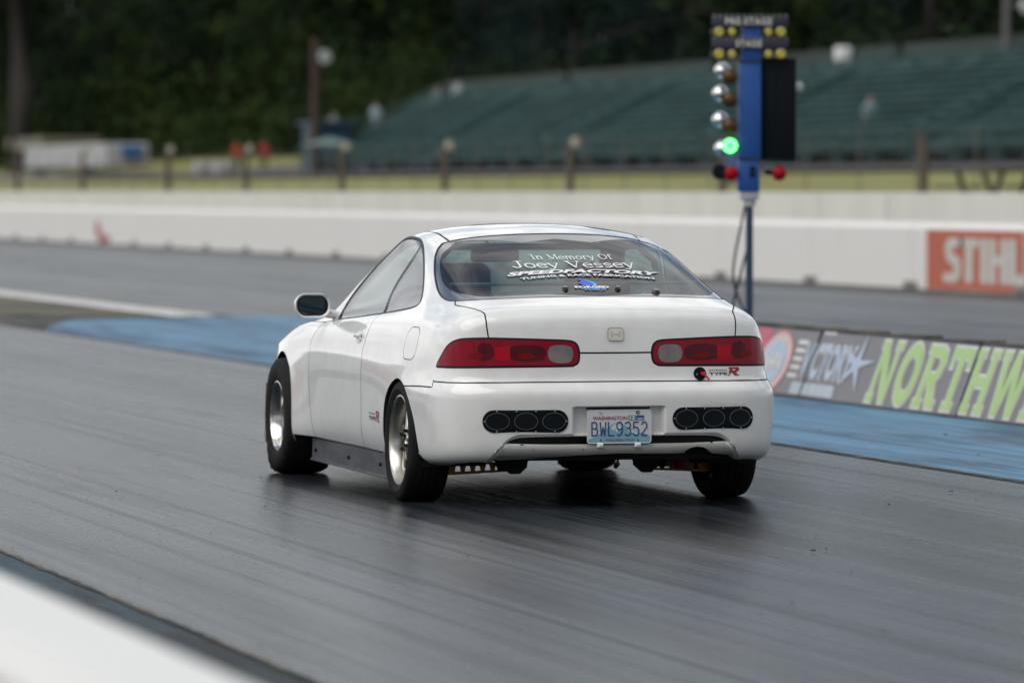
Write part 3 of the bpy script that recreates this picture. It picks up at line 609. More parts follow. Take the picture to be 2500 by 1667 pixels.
for x_, z_, r_, m_ in ((.062,.446,.0045,M_screw),(.240,.446,.0085,M_blk),(.240,.446,.0045,M_screw),(.064,.319,.0035,M_blk),(.240,.319,.0035,M_blk)):
    yy = PY-(.006 if r_<.008 else .004); MB().cyl((L0+x_,PY,z_),(L0+x_,yy,z_),r_,n=14).obj('plate_bolt', m_, plate, auto=40)
for x_ in (.062,.240): MB().box((L0+x_,PY+.004,.296),(.028,.022,.020),bev=.003).box((L0+x_+.004,PY-.004,.298),(.018,.012,.010),bev=.002).obj('plate_bracket', M_white, plate, auto=30)
MB().box((0,-.830,.466),(.30,.030,.012),bev=.002).obj('plate_lamp', M_blk, car, auto=30)
MB().box((0,-.780,.318),(1.06,.03,.07)).obj('bumper_grille', M_blk, car)
# holes in the silver lip
for x_, z_, a_ in ((-.452,.300,.009),(-.168,.277,.004),(-.40,.276,.0025),(.45,.302,.008),(.51,.275,.003)): skinpatch(ellipse(x_,z_,a_,.0025,8), .0006, None, .02, .0005).obj('lip_mark', M_blk, bumper)
# ---- rear window lettering
def serif(txt, x0, x1, z0, z1):
    """slab-serif strokes for the memorial lines"""
    G = {'I':(.45,[([(.22,0),(.22,1)],1),([(.02,0),(.42,0)],0),([(.02,1),(.42,1)],0)]),
     'n':(.72,[([(.16,0),(.16,.66)],1),([(.16,.5),(.34,.66),(.48,.64),(.55,.5),(.55,0)],1),([(.02,0),(.30,0)],0),([(.42,0),(.70,0)],0),([(.02,.66),(.16,.66)],0)]),
     ' ':(.42,[]),'M':(1.05,[([(.16,0),(.16,1)],0),([(.18,1),(.50,.08)],1),([(.50,.08),(.84,1)],0),([(.86,0),(.86,1)],1),([(.0,0),(.30,0)],0),([(.70,0),(1.02,0)],0),([(.0,1),(.2,1)],0),([(.82,1),(1.02,1)],0)]),
     'e':(.62,[([(.06,.36),(.54,.36),(.52,.54),(.34,.66),(.16,.6),(.06,.42),(.06,.24),(.16,.06),(.34,0),(.54,.12)],.7)]),
     'm':(1.05,[([(.16,0),(.16,.66)],1),([(.16,.5),(.34,.66),(.46,.6),(.50,.5),(.50,0)],1),([(.50,.5),(.68,.66),(.80,.6),(.85,.5),(.85,0)],1),([(.02,0),(.28,0)],0),([(.38,0),(.62,0)],0),([(.72,0),(1.0,0)],0)]),
     'o':(.66,[([(.32,.66),(.13,.58),(.06,.33),(.13,.08),(.32,0),(.50,.08),(.58,.33),(.50,.58),(.32,.66)],.8)]),
     'r':(.55,[([(.16,0),(.16,.66)],1),([(.16,.45),(.32,.64),(.48,.6)],.8),([(.02,0),(.32,0)],0),([(.02,.66),(.16,.66)],0)]),
     'y':(.66,[([(.08,.66),(.34,.04)],1),([(.60,.66),(.30,-.1),(.18,-.26),(.04,-.22)],0.4),([(.0,.66),(.22,.66)],0),([(.46,.66),(.66,.66)],0)]),
     'O':(.92,[([(.44,1),(.16,.88),(.06,.5),(.16,.12),(.44,0),(.72,.12),(.82,.5),(.72,.88),(.44,1)],.9)]),
     'f':(.45,[([(.18,0),(.18,.8),(.26,.98),(.46,.94)],1),([(.02,.64),(.38,.64)],0),([(.04,0),(.34,0)],0)]),
     'J':(.66,[([(.44,1),(.44,.2),(.34,.02),(.16,0),(.05,.16)],1),([(.26,1),(.64,1)],0)]),
     'V':(.88,[([(.12,1),(.42,.02)],1),([(.74,1),(.42,.02)],.2),([(.0,1),(.28,1)],0),([(.60,1),(.86,1)],0)]),
     's':(.55,[([(.46,.54),(.28,.66),(.10,.56),(.12,.42),(.42,.26),(.46,.12),(.28,0),(.08,.1)],.8)])}
    adv = sum(G[c][0] for c in txt); vs, fs = [], []; x = 0; k = (x1-x0)/adv
    for c in txt:
        for P, wt in G[c][1]:
            s2 = stroke2d([(x0+(x+a)*k, z0+b*(z1-z0)) for a,b in P], k*(.048+.066*wt)) if True else None
            # stroke heights live in slope space: squash the width of strokes across z
            n = len(vs); vs += [(v[0],v[1]) for v in s2.v]; fs += [tuple(i+n for i in f) for f in s2.f]
        x += G[c][0]
    return np.array(vs), fs
ZS = .33       # the glass slopes: one metre up the glass is about a third of a metre in height
def glasstext(name, vf, m, off=.002):
    vs, fs = vf; vs = vs.copy(); vs[:,1] = 1.0+(vs[:,1])*ZS; return deco(name, (vs,fs), m, rwin, off=off)
sz = lambda z: (z-1.0)/ZS
glasstext('memorial_lettering', serif('In Memory Of', -.195, .205, sz(1.134), sz(1.155)), M_white)
glasstext('memorial_lettering', serif('Joey Vessey', -.312, .285, sz(1.0965), sz(1.125)), M_white)
def arched(txt, x0, x1, z0, z1, sag, **k):
    vs, fs = fit(textmesh(txt, **k), x0, x1, z0, z1); c_ = (x0+x1)/2; vs[:,1] -= sag*((vs[:,0]-c_)/((x1-x0)/2))**2; return vs, fs
M_ol = mat('dark_outline_vinyl',(.03,.03,.035),.5)
glasstext('sponsor_backing', arched('SPEEDFACTORY', -.374,.384, sz(1.070), sz(1.090), .05, bold=.10, shear=.35), M_ol, .0015)
glasstext('sponsor_lettering', arched('SPEEDFACTORY', -.370,.380, sz(1.072), sz(1.088), .05, bold=.045, shear=.35), M_white, .003)
glasstext('sponsor_backing', arched('TUNING & RACE FABRICATION', -.322,.332, sz(1.056), sz(1.069), .055, bold=.07), M_ol, .0018)
glasstext('sponsor_lettering', arched('TUNING & RACE FABRICATION', -.318,.328, sz(1.058), sz(1.067), .055, bold=.03), M_white, .0035)
glasstext('fuel_lettering', T2('FORGED', -.095,.070, sz(1.004), sz(1.0135), bold=.05), M_white, .003)
glasstext('fuel_lettering', T2('FUELS', -.055,.045, sz(.9955), sz(1.0025), bold=.05), mat('blue_vinyl',(.06,.30,.72),.5), .003)
fl = spl([(-.062,1.030),(-.045,1.034),(-.050,1.044),(-.036,1.050),(-.034,1.042),(-.012,1.038),(.008,1.030),(.012,1.022),(.0,1.015),(-.03,1.013),(-.05,1.018)],True,3)
V, T = cdt_fill([[(a,sz(b)) for a,b in fl]]); glasstext('flame_logo', (V,[tuple(t) for t in T]), mat('blue_flame',(.045,.12,.62),.5), .003)
fl = spl([(-.034,1.042),(-.012,1.038),(.010,1.030),(.020,1.021),(.012,1.015),(-.002,1.014),(.004,1.022),(-.006,1.031)],True,3)
V, T = cdt_fill([[(a,sz(b)) for a,b in fl]]); glasstext('flame_logo', (V,[tuple(t) for t in T]), mat('cyan_flame',(.08,.50,.85),.5), .0035)
for x_, z_, r_ in ((-.145,1.003,.016),(.108,1.003,.015),(.284,.989,.021)):
    u_, v_ = rear_uv([x_],[z_]); p = skd(u_,v_)[0]; n_ = snorm(u_,v_)[0]; p[0] = x_; a = Vector(p); nn = Vector((0,n_[1],n_[2])).normalized()
    MB().cyl(a, a+nn*.012, r_, r_*.7, n=16).obj('glass_fixing', mat('dark_brown_rubber',(.022,.012,.012),.3,coat=.5), rwin, auto=50)
# ---- quarter window lettering
deco('window_number', T2('RM', .42,.25,.945,.985, bold=.03, shear=.2), M_white, qwin, -1, .002) if False else None
# ---- mirrors
for s_ in (-1,1):
    Mc = Vector((s_*.888,1.66,.886)); prof = rrect(0,0,.176,.118,.052,8); mb = MB(); rings = []
    for t, k in ((0,1.),( .012,1.03),(.045,.99),(.08,.86),(.105,.62),(.115,.3)): rings.append([(Mc.x+a*k*s_+(.0 if t<.05 else 0), Mc.y+t+(.25*a*0), Mc.z+b*k) for a,b in prof])
    n = len(prof); vs = sum(rings,[]); fs = [[i*n+j,i*n+(j+1)%n,(i+1)*n+(j+1)%n,(i+1)*n+j] for i in range(5) for j in range(n)]+[[5*n+j for j in range(n)]]
    mb.add(vs,fs); inner = rrect(0,0,.158,.100,.045,8); vs = [(Mc.x+a*s_, Mc.y, Mc.z+b) for a,b in prof]+[(Mc.x+a*s_, Mc.y+.008, Mc.z+b) for a,b in inner]
    mb.add(vs, [[j,(j+1)%n,n+(j+1)%n,n+j] for j in range(n)]); mir = mb.obj('wing_mirror', M_paint, car, auto=45)
    V, T = cdt_fill([rrect(0,0,.158,.100,.045,8)]); mobj('mirror_seal', [(Mc.x+a*s_,Mc.y+.007,Mc.z+b) for a,b in V], [tuple(t) for t in T], M_blk, mir)
    V, T = cdt_fill([rrect(0,0,.146,.089,.040,8)]); mobj('mirror_glass', [(Mc.x+a*s_,Mc.y+.004-.05*a*1,Mc.z+b) for a,b in V], [tuple(t) for t in T], mat('mirror_tint',(.10,.155,.17),.06,metal=1.), mir)
    ar = MB(); sec = [(Vector((Mc.x-s_*.06,Mc.y+.045,Mc.z-.035)),.034,.026),(Vector((Mc.x-s_*.11,Mc.y+.06,Mc.z-.045)),.030,.022),(Vector((s_*.748,1.74,.838)),.055,.022)]
    vs = []
    for c_, a_, b_ in sec: vs += [c_+Vector((0,a_*math.cos(2*PI*k/12),b_*math.sin(2*PI*k/12))) for k in range(12)]
    ar.add(vs, [[i*12+k,i*12+(k+1)%12,(i+1)*12+(k+1)%12,(i+1)*12+k] for i in range(2) for k in range(12)]).obj('mirror_arm', M_paint, mir, True)
# ---- door handle
for s_ in (-1,1):
    y0, z0 = .865, .752; u_, v_ = side_uv([y0],[z0]); p = skd(u_,v_)[0]
    hp = [(y0+a,z0+b) for a,b in ellipse(0,0,.060,.034,24)]
    dh = skinpatch(hp, .0012, s_, .02, .001).obj('door_handle', mat('handle_recess',(.52,.52,.51),.4,coat=1.), door_l if s_<0 else car, True)
    MB().box((s_*(p[0]+.010),y0+.005,z0+.006),(.018,.105,.024),bev=.007).cyl((s_*(p[0]+.004),y0-.042,z0-.012),(s_*(p[0]+.012),y0-.042,z0-.012),.011,n=14).obj('handle_grip', M_paint, dh, auto=50)
# ---- side skirts
for s_ in (-1,1):
    mb = MB(); prof = [(-.790,.205),(-.800,.200),(-.802,.100),(-.812,.094),(-.812,.088),(-.78,.088)]
    ys = [.34,1.1,1.6,2.08]; vs = []; n = len(prof)
    for y in ys: vs += [(s_*abs(a) if True else a, y, b+(y-.56)*.006) for a,b in prof]
    mb.add(vs, [[i*n+j,i*n+j+1,(i+1)*n+j+1,(i+1)*n+j] for i in range(3) for j in range(n-1)]); sk = mb.obj('side_skirt', M_skirt, car, auto=30)
    for y in (.52,1.22,1.98): MB().cyl((s_*.800,y,.150),(s_*.812,y,.150),.010,.008,n=12).obj('skirt_bolt', M_blk, sk, auto=40)
    MB().box((s_*.77,1.32,.213),(.05,1.5,.018)).obj('sill_gap_strip', M_blk, car)  # black strip filling the joint between sill and skirt
# ---- underbody
MB().box((0,1.25,.27),(1.16,3.9,.10)).box((0,1.32,.235),(1.5,1.45,.05)).box((0,-.55,.36),(1.36,.40,.12)).obj('floor_pan', M_under, car)
sub = MB(); sub.tube([(-.40,-.16,.185),(-.34,-.16,.20),(-.24,-.16,.235),(0,-.16,.238),(.24,-.16,.235),(.34,-.16,.205),(.42,-.16,.19)],.040,10)
sub.box((0,-.10,.225),(.62,.30,.05),bev=.01)
for x_ in (-.33,.31): sub.prism([(x_-.065,.235),(x_+.065,.235),(x_+.055,.165),(x_+.02,.135),(x_-.02,.135),(x_-.06,.170)],-.24,-.20)
sub.obj('rear_subframe', M_under, car, auto=40)
MB().tube([(.05,-.62,.26),(.05,-.66,.225),(.05,-.66,.20),(.05,-.62,.185)],.011).obj('tow_hook', mat('grey_steel',(.12,.12,.12),.5,metal=.6), car, auto=50)
for s_ in (-1,1):
    a, b = .345, .645; outer = [(s_*x,z) for x,z in ((a,.178),(a,.142),(b,.128),(b+.02,.15),(b,.205),(a+.12,.196))]
    hol = []
    for k in range(5):
        t0 = (k+.14)/5; t1 = (k+.86)/5; X0 = a+.02+(b-a-.06)*t0; X1 = a+.02+(b-a-.06)*t1; hh = .013+.006*k/4; zc = .163
        hol.append([(s_*(X0+.008),zc+hh),(s_*(X1-.008),zc+hh),(s_*X1,zc-hh),(s_*X0,zc-hh)])
    V, T = cdt_fill([outer]+hol); mb = MB(); mb.add([(x,-.14,z) for x,z in V], [list(t) for t in T]); mb.add([(x,-.115,z) for x,z in V], [list(t)[::-1] for t in T])
    for lp in [outer]+hol: n = len(lp); mb.add([(x,-.14,z) for x,z in lp]+[(x,-.115,z) for x,z in lp], [[i,(i+1)%n,n+(i+1)%n,n+i] for i in range(n)])
    mb.obj('control_arm', M_gold, car, auto=30)
MB().tube([(.455,-.30,.27),(.462,-.26,.165)],.028,12).obj('shock_absorber', mat('red_shock',(.28,.01,.05),.4), car, auto=50)
# ---- wheel wells
for yc, r_, x0, x1 in ((0,.35,.50,.80),(2.60,.36,.50,.83)):
    for s_ in (-1,1):
        n = 24; vs = []; fs = []
        for k in range(n+1):
            a = -.35+(PI+.7)*k/n; vs += [(s_*x0,yc+r_*math.cos(a),.30+r_*math.sin(a)),(s_*x1,yc+r_*math.cos(a),.30+r_*math.sin(a))]
        fs = [[2*k,2*k+1,2*k+3,2*k+2] for k in range(n)]; vs.append((s_*x0,yc,.30)); c_ = len(vs)-1; fs += [[2*k,2*k+2,c_] for k in range(n)]
        mobj('wheel_well_liner', vs, fs, M_under, car)
# ---- interior
M_seat = mat('black_cloth',(.012,.013,.014),.9)
def seat(x, big):
    mb = MB(); w_ = .25; h1 = 1.02 if big else .93
    mb.box((x,.80,.70),(.46,.14,.52),bev=.05,rot=Matrix.Rotation(R(-14),3,'X')); mb.box((x,.735,1.0 if big else .95),(.33,.10,.22 if big else .16),bev=.045,rot=Matrix.Rotation(R(-10),3,'X')); mb.box((x,1.08,.48),(.46,.5,.14),bev=.05)
    return mb.obj('seat', M_seat, car, auto=60)
seat(-.37,True); seat(.33,True)
MB().tube([(-.60,-.05,1.018),(0,-.05,1.020),(.60,-.05,1.023)],.009,10).tube([(-.58,.42,.9),(-.54,.46,1.12),(-.46,.48,1.19),(.46,.48,1.19),(.54,.46,1.12),(.58,.42,.9)],.017,10).obj('harness_bar', mat('bar_grey',(.30,.30,.32),.4,coat=.6), car, auto=60)
MB().box((0,1.95,.78),(1.36,.38,.16),bev=.05).box((-.36,1.74,.83),(.34,.10,.10),bev=.04).obj('dashboard', M_seat, car, auto=60)
sw_ = MB(); sw_.lathe([(0+.014*math.cos(a),.165+.014*math.sin(a)) for a in np.linspace(0,2*PI,9)],40,'Y'); sw_.box((0,0,0),(.30,.02,.03)).box((0,0,-.07),(.03,.02,.14))
so = sw_.obj('steering_wheel', M_seat, car, auto=60); so.location = (-.36,1.55,.82); so.rotation_euler = (R(-20),0,0)
MB().box((0,.9,.40),(1.40,2.6,.04)).box((0,-.45,.66),(1.2,.02,.42)).box((.0,-.2,.62),(1.25,.5,.02)).obj('cabin_floor', M_dark, car)
MB().box((.02,1.55,1.135),(.25,.035,.068),bev=.018).tube([(.0,1.66,1.21),(.02,1.64,1.17)],.008).obj('inner_mirror', M_blk, car, auto=50)
# ---- wheels
def tyre_rear(): return [(-.082,.206),(-.092,.222),(-.097,.245),(-.094,.266),(-.084,.279),(-.062,.2855),(-.045,.2865),(-.043,.281),(-.037,.281),(-.035,.287),(-.012,.2875),(-.010,.282),(-.004,.282),(-.002,.2875),(.02,.2875),(.022,.282),(.028,.282),(.030,.287),(.062,.2855),(.084,.279),(.094,.266),(.097,.245),(.0985,.240),(.096,.236),(.092,.222),(.082,.206)]
def wheel(name, c, s_, front):
    t = bpy.data.objects.new(name, None); COL.objects.link(t); t.parent = car; t.location = c; t.rotation_euler = (0, -R(1.6)*s_ if not front else 0, 0)
    if not front:
        MB().lathe([(s_*a*1.04,b) for a,b in tyre_rear()],72).obj('tyre', M_tyre, t, auto=40)
        rim = MB().lathe([(s_*a,b) for a,b in ((-.085,.206),(-.080,.214),(-.07,.207),(-.06,.190),(.02,.186),(.050,.190),(.070,.196),(.080,.203),(.086,.213),(.089,.213),(.090,.206),(.084,.199),(.072,.192),(.03,.1845),(-.06,.1835),(-.085,.206))],64).obj('rim', M_alu, t, auto=35)
        mb = MB()
        for k in range(7):
            a = 2*PI*k/7+.2; er = Vector((0,math.cos(a),math.sin(a))); et = Vector((0,-math.sin(a),math.cos(a)))
            st_ = [(.030,.034,.022),(.060,.027,.020),(.095,.014,.016),(.135,.012,.014),(.165,.019,.012),(.187,.034,.010)]; vs = []
            for r_, hw, th in st_:
                cx = s_*(.040-.014*((r_-.03)/.16)); vs += [er*r_+et*(hw*math.cos(q))+Vector((cx+s_*th*math.sin(q),0,0)) for q in [2*PI*j/10 for j in range(10)]]
            mb.add(vs, [[i*10+j,i*10+(j+1)%10,(i+1)*10+(j+1)%10,(i+1)*10+j] for i in range(5) for j in range(10)])
        mb.lathe([(s_*a,b) for a,b in ((.0,.062),(.040,.062),(.052,.056),(.054,.034),(.046,.030),(.046,.0005))],40)
        mb.obj('spoke', M_alu, t, auto=50)
        MB().lathe([(-s_*.078,.0005),(-s_*.078,.180),(-s_*.07,.1825),(-s_*.062,.170),(-s_*.062,.0005)],40).obj('dark_inner_disc', M_under, t, auto=30)  # added dark disc closes the inner side to keep the wheel dark
        for k in range(4):
            a = 2*PI*k/4+.5; MB().cyl((s_*.045,.05*math.cos(a),.05*math.sin(a)),(s_*.078,.05*math.cos(a),.05*math.sin(a)),.0105,.009,n=6).obj('wheel_nut', mat('dark_nut',(.06,.05,.04),.25,metal=.8), t, auto=30)
        MB().lathe([(s_*a,b) for a,b in ((-.02,.03),(-.02,.13),(-.035,.13),(-.035,.03))],40).obj('brake_disc', mat('disc_steel',(.25,.24,.23),.4,metal=.9), t, auto=30)
    else:
        def fn(x, r, a):        # soft slick: puckered and squashed where it meets the ground
            g = max(0., -math.sin(a)); g = g**3
            if .19 < r < .300: x = x*(1+.075*g*math.sin(a*22)*(1 if r>.22 else .6))+ (0.012*g if x>0 else -.012*g); r = r*(1-.02*g*math.sin(a*22+1))
            if r > .29 : r -= .004*g
            r = r*.978
            return x, r
        MB().lathe([(s_*a,b) for a,b in ((-.10,.168),(-.112,.185),(-.122,.215),(-.124,.250),(-.118,.285),(-.105,.303),(-.06,.308),(0,.309),(.06,.308),(.105,.303),(.118,.285),(.124,.250),(.122,.215),(.112,.185),(.10,.168))],110,fn=lambda x,r,a:fn(x,r,a)).obj('tyre', M_tyre, t, auto=50)
        MB().lathe([(s_*a,b) for a,b in ((-.10,.168),(-.09,.180),(-.07,.165),(.03,.155),(.055,.160),(.085,.166),(.098,.172),(.108,.182),(.112,.182),(.113,.176),(.104,.168),(.09,.160),(.05,.152),(.03,.150),(.025,.10),(.045,.075),(.055,.040),(.055,.0005))],64).obj('rim', M_chrome, t, auto=35)
        mb = MB()
        for k in range(5):
            a = 2*PI*k/5; er = Vector((0,math.cos(a),math.sin(a))); et = Vector((0,-math.sin(a),math.cos(a))); vs = []
            for r_, hw in ((.04,.028),(.15,.040)): vs += [er*r_+et*hw+Vector((s_*.058,0,0)), er*r_-et*hw+Vector((s_*.058,0,0)), er*r_-et*hw+Vector((s_*.02,0,0)), er*r_+et*hw+Vector((s_*.02,0,0))]
            mb.add(vs, [[0,1,5,4],[1,2,6,5],[3,0,4,7],[4,5,6,7]])
        mb.obj('spoke', M_alu, t, auto=30)
    return t
for s_ in (-1,1):
    wheel('rear_wheel', (s_*.744,0,.2875), s_, False); wheel('front_wheel', (s_*.768,2.57,.299), s_, True)
# torn plastic liner flap behind the front arch edge, and the mud strip ahead of the front tyre
MB().prism([(2.87,.46),(2.895,.45),(2.915,.30),(2.91,.15),(2.89,.15),(2.895,.30)], -.878,-.868,'YZ').obj('arch_extension', mat('dusty_white',(.42,.41,.39),.6), car, auto=30)
# ================================================================ the strip
def streaky(name, base, dark, lines=True, r_lo=.32, r_hi=.55, tint=None, tl=(.47,.60), bands=None):
    """rubbered asphalt: long streaks down the track (object Y), fine grain, tyre lines, specks"""
    m = bpy.data.materials.new(name); m.use_nodes = True; t = m.node_tree; b = t.nodes['Principled BSDF']; co = t.nodes.new('ShaderNodeTexCoord')
    def nz(scale, ns, det, rough=.6, rot=0.):
        mp = t.nodes.new('ShaderNodeMapping'); mp.inputs['Scale'].default_value = scale; mp.inputs['Rotation'].default_value = (0,0,rot); n = t.nodes.new('ShaderNodeTexNoise'); n.inputs['Scale'].default_value = ns
        n.inputs['Detail'].default_value = det; n.inputs['Roughness'].default_value = rough; t.links.new(co.outputs['Object'], mp.inputs[0]); t.links.new(mp.outputs[0], n.inputs['Vector']); return n.outputs['Fac']
    def ramp(f, a, bb, ca=(0,0,0,1), cb=(1,1,1,1)):
        r = t.nodes.new('ShaderNodeValToRGB'); r.color_ramp.elements[0].position = a; r.color_ramp.elements[1].position = bb; r.color_ramp.elements[0].color = ca; r.color_ramp.elements[1].color = cb
        t.links.new(f, r.inputs[0]); return r.outputs[0]
    def mixc(f, a, bb, ty='MIX'):
        x = t.nodes.new('ShaderNodeMix'); x.data_type = 'RGBA'; x.blend_type = ty
        if hasattr(f,'default_value') or not isinstance(f,(int,float)): t.links.new(f, x.inputs[0])
        else: x.inputs[0].default_value = f
        for q, i in ((a,6),(bb,7)):
            if isinstance(q, tuple): x.inputs[i].default_value = (*q,1)
            else: t.links.new(q, x.inputs[i])
        return x.outputs[2]
    wide = nz((.9,.05,1),1.5,7,.65); streak = nz((7,.045,1),1.6,6,.65); fine = nz((34,.14,1),1.5,5,.65); blot = nz((1.1,.13,1),1.1,8,.68); grain = nz((1,1,1),90,3)
    c = mixc(ramp(wide,.40,.60), base, dark)
    c = mixc(ramp(streak,.47,.66), c, tuple(x*.40 for x in dark))
    c = mixc(ramp(fine,.58,.78), c, tuple(x*.6 for x in dark))
    c = mixc(ramp(blot,.52,.62), c, tuple(x*.45 for x in dark))
    if lines:
        ln = nz((9,.012,1),1.0,2,.4,R(.4)); l2 = nz((16,.02,1),1.0,2,.4,R(-.5))
        c = mixc(ramp(ln,.615,.635), c, tuple(x*.35 for x in dark)); c = mixc(ramp(l2,.635,.65), c, tuple(x*.4 for x in dark))
    if bands:
        sx_ = t.nodes.new('ShaderNodeSeparateXYZ'); t.links.new(co.outputs['Object'], sx_.inputs[0]); wob = nz((.6,.05,1),1.0,4); wb = nz((5,.05,1),1.4,5,.65)
        for x0_, hw, fac in bands:
            s1 = t.nodes.new('ShaderNodeMath'); s1.operation = 'SUBTRACT'; t.links.new(sx_.outputs['X'], s1.inputs[0]); s1.inputs[1].default_value = x0_
            s2 = t.nodes.new('ShaderNodeMath'); s2.operation = 'ABSOLUTE'; t.links.new(s1.outputs[0], s2.inputs[0])
            s3 = t.nodes.new('ShaderNodeMapRange'); s3.inputs['From Min'].default_value = hw*1.5; s3.inputs['From Max'].default_value = hw*.3; t.links.new(s2.outputs[0], s3.inputs[0])
            s4 = t.nodes.new('ShaderNodeMath'); s4.operation = 'MULTIPLY'; t.links.new(s3.outputs[0], s4.inputs[0]); t.links.new(ramp(wb,.30,.62), s4.inputs[1])
            s5 = t.nodes.new('ShaderNodeMath'); s5.operation = 'MULTIPLY'; t.links.new(s4.outputs[0], s5.inputs[0]); s5.inputs[1].default_value = fac
            c = mixc(s5.outputs[0], c, tuple(q*.45 for q in dark))
    c = mixc(.12, c, ramp(grain,.3,.7,(.01,.01,.01,1),(.13,.13,.14,1)), 'MIX')
    if tint:
        pm = nz((1.6,.22,1),1.4,8,.72); c = mixc(ramp(pm,*tl), c, tint)
    t.links.new(c, b.inputs['Base Color'])
    bw = t.nodes.new('ShaderNodeRGBToBW'); t.links.new(c, bw.inputs[0]); sp = t.nodes.new('ShaderNodeMapRange'); sp.inputs['From Min'].default_value = sum(dark)/6; sp.inputs['From Max'].default_value = sum(base)/3*.95
    sp.inputs['To Min'].default_value = .05; sp.inputs['To Max'].default_value = .19; t.links.new(bw.outputs[0], sp.inputs[0]); t.links.new(sp.outputs[0], b.inputs['Specular IOR Level'])
    b.inputs['Specular Tint'].default_value = (.76,.89,1.,1)
    mr = t.nodes.new('ShaderNodeMapRange'); mr.inputs['From Min'].default_value = .35; mr.inputs['From Max'].default_value = .7; mr.inputs['To Min'].default_value = r_hi; mr.inputs['To Max'].default_value = r_lo
    ad = t.nodes.new('ShaderNodeMath'); ad.operation = 'ADD'; hf = t.nodes.new('ShaderNodeMath'); hf.operation='MULTIPLY'; hf.inputs[1].default_value=.5
    t.links.new(streak, ad.inputs[0]); t.links.new(wide, ad.inputs[1]); t.links.new(ad.outputs[0], hf.inputs[0]); t.links.new(hf.outputs[0], mr.inputs[0]); t.links.new(mr.outputs[0], b.inputs['Roughness'])
    bp = t.nodes.new('ShaderNodeBump'); bp.inputs['Strength'].default_value = .25; bp.inputs['Distance'].default_value = .004
    a2 = t.nodes.new('ShaderNodeMath'); a2.operation='ADD'; t.links.new(grain, a2.inputs[0]); t.links.new(fine, a2.inputs[1]); t.links.new(a2.outputs[0], bp.inputs['Height']); t.links.new(bp.outputs[0], b.inputs['Normal'])
    return m
M_lane = streaky('rubbered_lane', (.038,.049,.060), (.011,.014,.019), True, .17, .34, bands=[(-2.95,.55,.95),(-.75,.36,.9),(.78,.36,.9),(1.9,.3,.5)])
M_lane2 = streaky('far_lane', (.120,.116,.110), (.060,.058,.058), False, .22, .40, bands=[(6.6,.7,.8),(9.6,.6,.95),(11.3,.6,.95),(15.6,1.3,.8)])
M_should = streaky('dirty_shoulder', (.085,.076,.060), (.038,.035,.031), False, .5, .7)
M_blue = streaky('blue_painted_asphalt', (.125,.300,.460), (.085,.215,.350), False, .40, .6, (.065,.095,.120), (.52,.66))
M_teal = streaky('worn_blue_paint', (.040,.088,.112), (.025,.045,.056), False, .5, .7, (.028,.028,.028), (.47,.60))
M_dirt = noisy('dirt_line', (.10,.085,.055), (.035,.034,.032), scale=(1,.5,1), ns=3, detail=8, r1=.8, r2=.95, lo=.42, hi=.55)
M_wline = noisy('worn_white_line', (.80,.79,.75), (.22,.22,.21), scale=(3,.25,1), ns=2, detail=7, r1=.6, r2=.8, lo=.56, hi=.74)
def sheet(name, pts, z, m, div=None):
    o = mobj(name, [(x,y,z) for x,y in pts], [list(range(len(pts)))], m); o['kind'] = 'structure'; return o
gx = [-400,-60,-12,17.5,18.95,19.6,22,26,31,38,44,50,60,80,120,900]; gz = [-.012]*5+[-.012,.02,.6,1.2,1.75,2.1,2.4,2.9,3.6,4.5,5.]
gy = [-200,-60,0,60,120,180,240,300,360,420,520,700,2500]
vs = [(x, y, z+(.9*max(0,min(1,(y-230)/120))*(1 if x>57 else 0))) for y in gy for x,z in zip(gx,gz)]; n = len(gx)
M_grass = noisy('dry_grass_ground', (.245,.235,.062), (.185,.185,.050), scale=(.25,.08,1), ns=1.5, detail=8, r1=.85, r2=.95)
g = mobj('ground', vs, [[j*n+i,j*n+i+1,(j+1)*n+i+1,(j+1)*n+i] for j in range(len(gy)-1) for i in range(n-1)], M_grass, None, True); g['kind'] = 'structure'
sheet('asphalt_apron', [(-30,-60),(18.9,-60),(18.9,420),(-30,420)], 0, M_should)
sheet('near_lane', [(-3.19,-60),(2.50,-60),(2.50,420),(-3.19,420)], .004, M_lane)
sheet('far_lane', [(5.75,-60),(17.2,-60),(17.2,420),(5.75,420)], .004, M_lane2)
sheet('far_lane_edge', [(17.2,-60),(18.9,-60),(18.9,420),(17.2,420)], .003, noisy('dark_edge_asphalt',(.030,.030,.028),(.060,.056,.048),scale=(2,.1,1),ns=2,detail=7,r1=.6,r2=.8))
bl = [(2.58,-60),(4.9,-60),(4.9,13.5),(6.9,13.9),(6.9,36.1),(6.1,36.45),(5.2,36.0),(4.6,36.4),(4.1,35.4),(3.7,35.6),(3.2,33.7),(2.9,32.6),(2.58,31.0)]
o = sheet('blue_painted_strip', bl, .008, M_blue); bm = bmesh.new(); bm.from_mesh(o.data); bmesh.ops.triangulate(bm, faces=bm.faces[:]); bm.to_mesh(o.data); bm.free()
sheet('edge_paint_strip', [(-4.62,-60),(-3.205,-60),(-3.205,300),(-4.62,300)], .004, M_teal)
def wavy(name, x, w_, y0, y1, z, m, step=.35, amp=.5):
    ys = np.arange(y0,y1,step); v = []
    for y in ys: a = rng.normal(0,amp*w_); b = rng.normal(0,amp*w_); v += [(x-w_/2-abs(a),y,z),(x+w_/2+abs(b),y,z)]
    o = mobj(name, v, [[2*i,2*i+1,2*i+3,2*i+2] for i in range(len(ys)-1)], m); o['kind'] = 'structure'
wavy('dirt_edge_line', 2.545, .012, -25, 60, .0095, M_dirt, .15, 1.); wavy('dirt_edge_line', -3.20, .009, -25, 60, .0085, M_dirt, .12, 1.); wavy('dirt_edge_line', 4.72, .05, -10, 14, .012, M_dirt)
wavy('dirt_edge_line', 18.84, .10, 30, 170, .010, M_dirt, .8, .6)
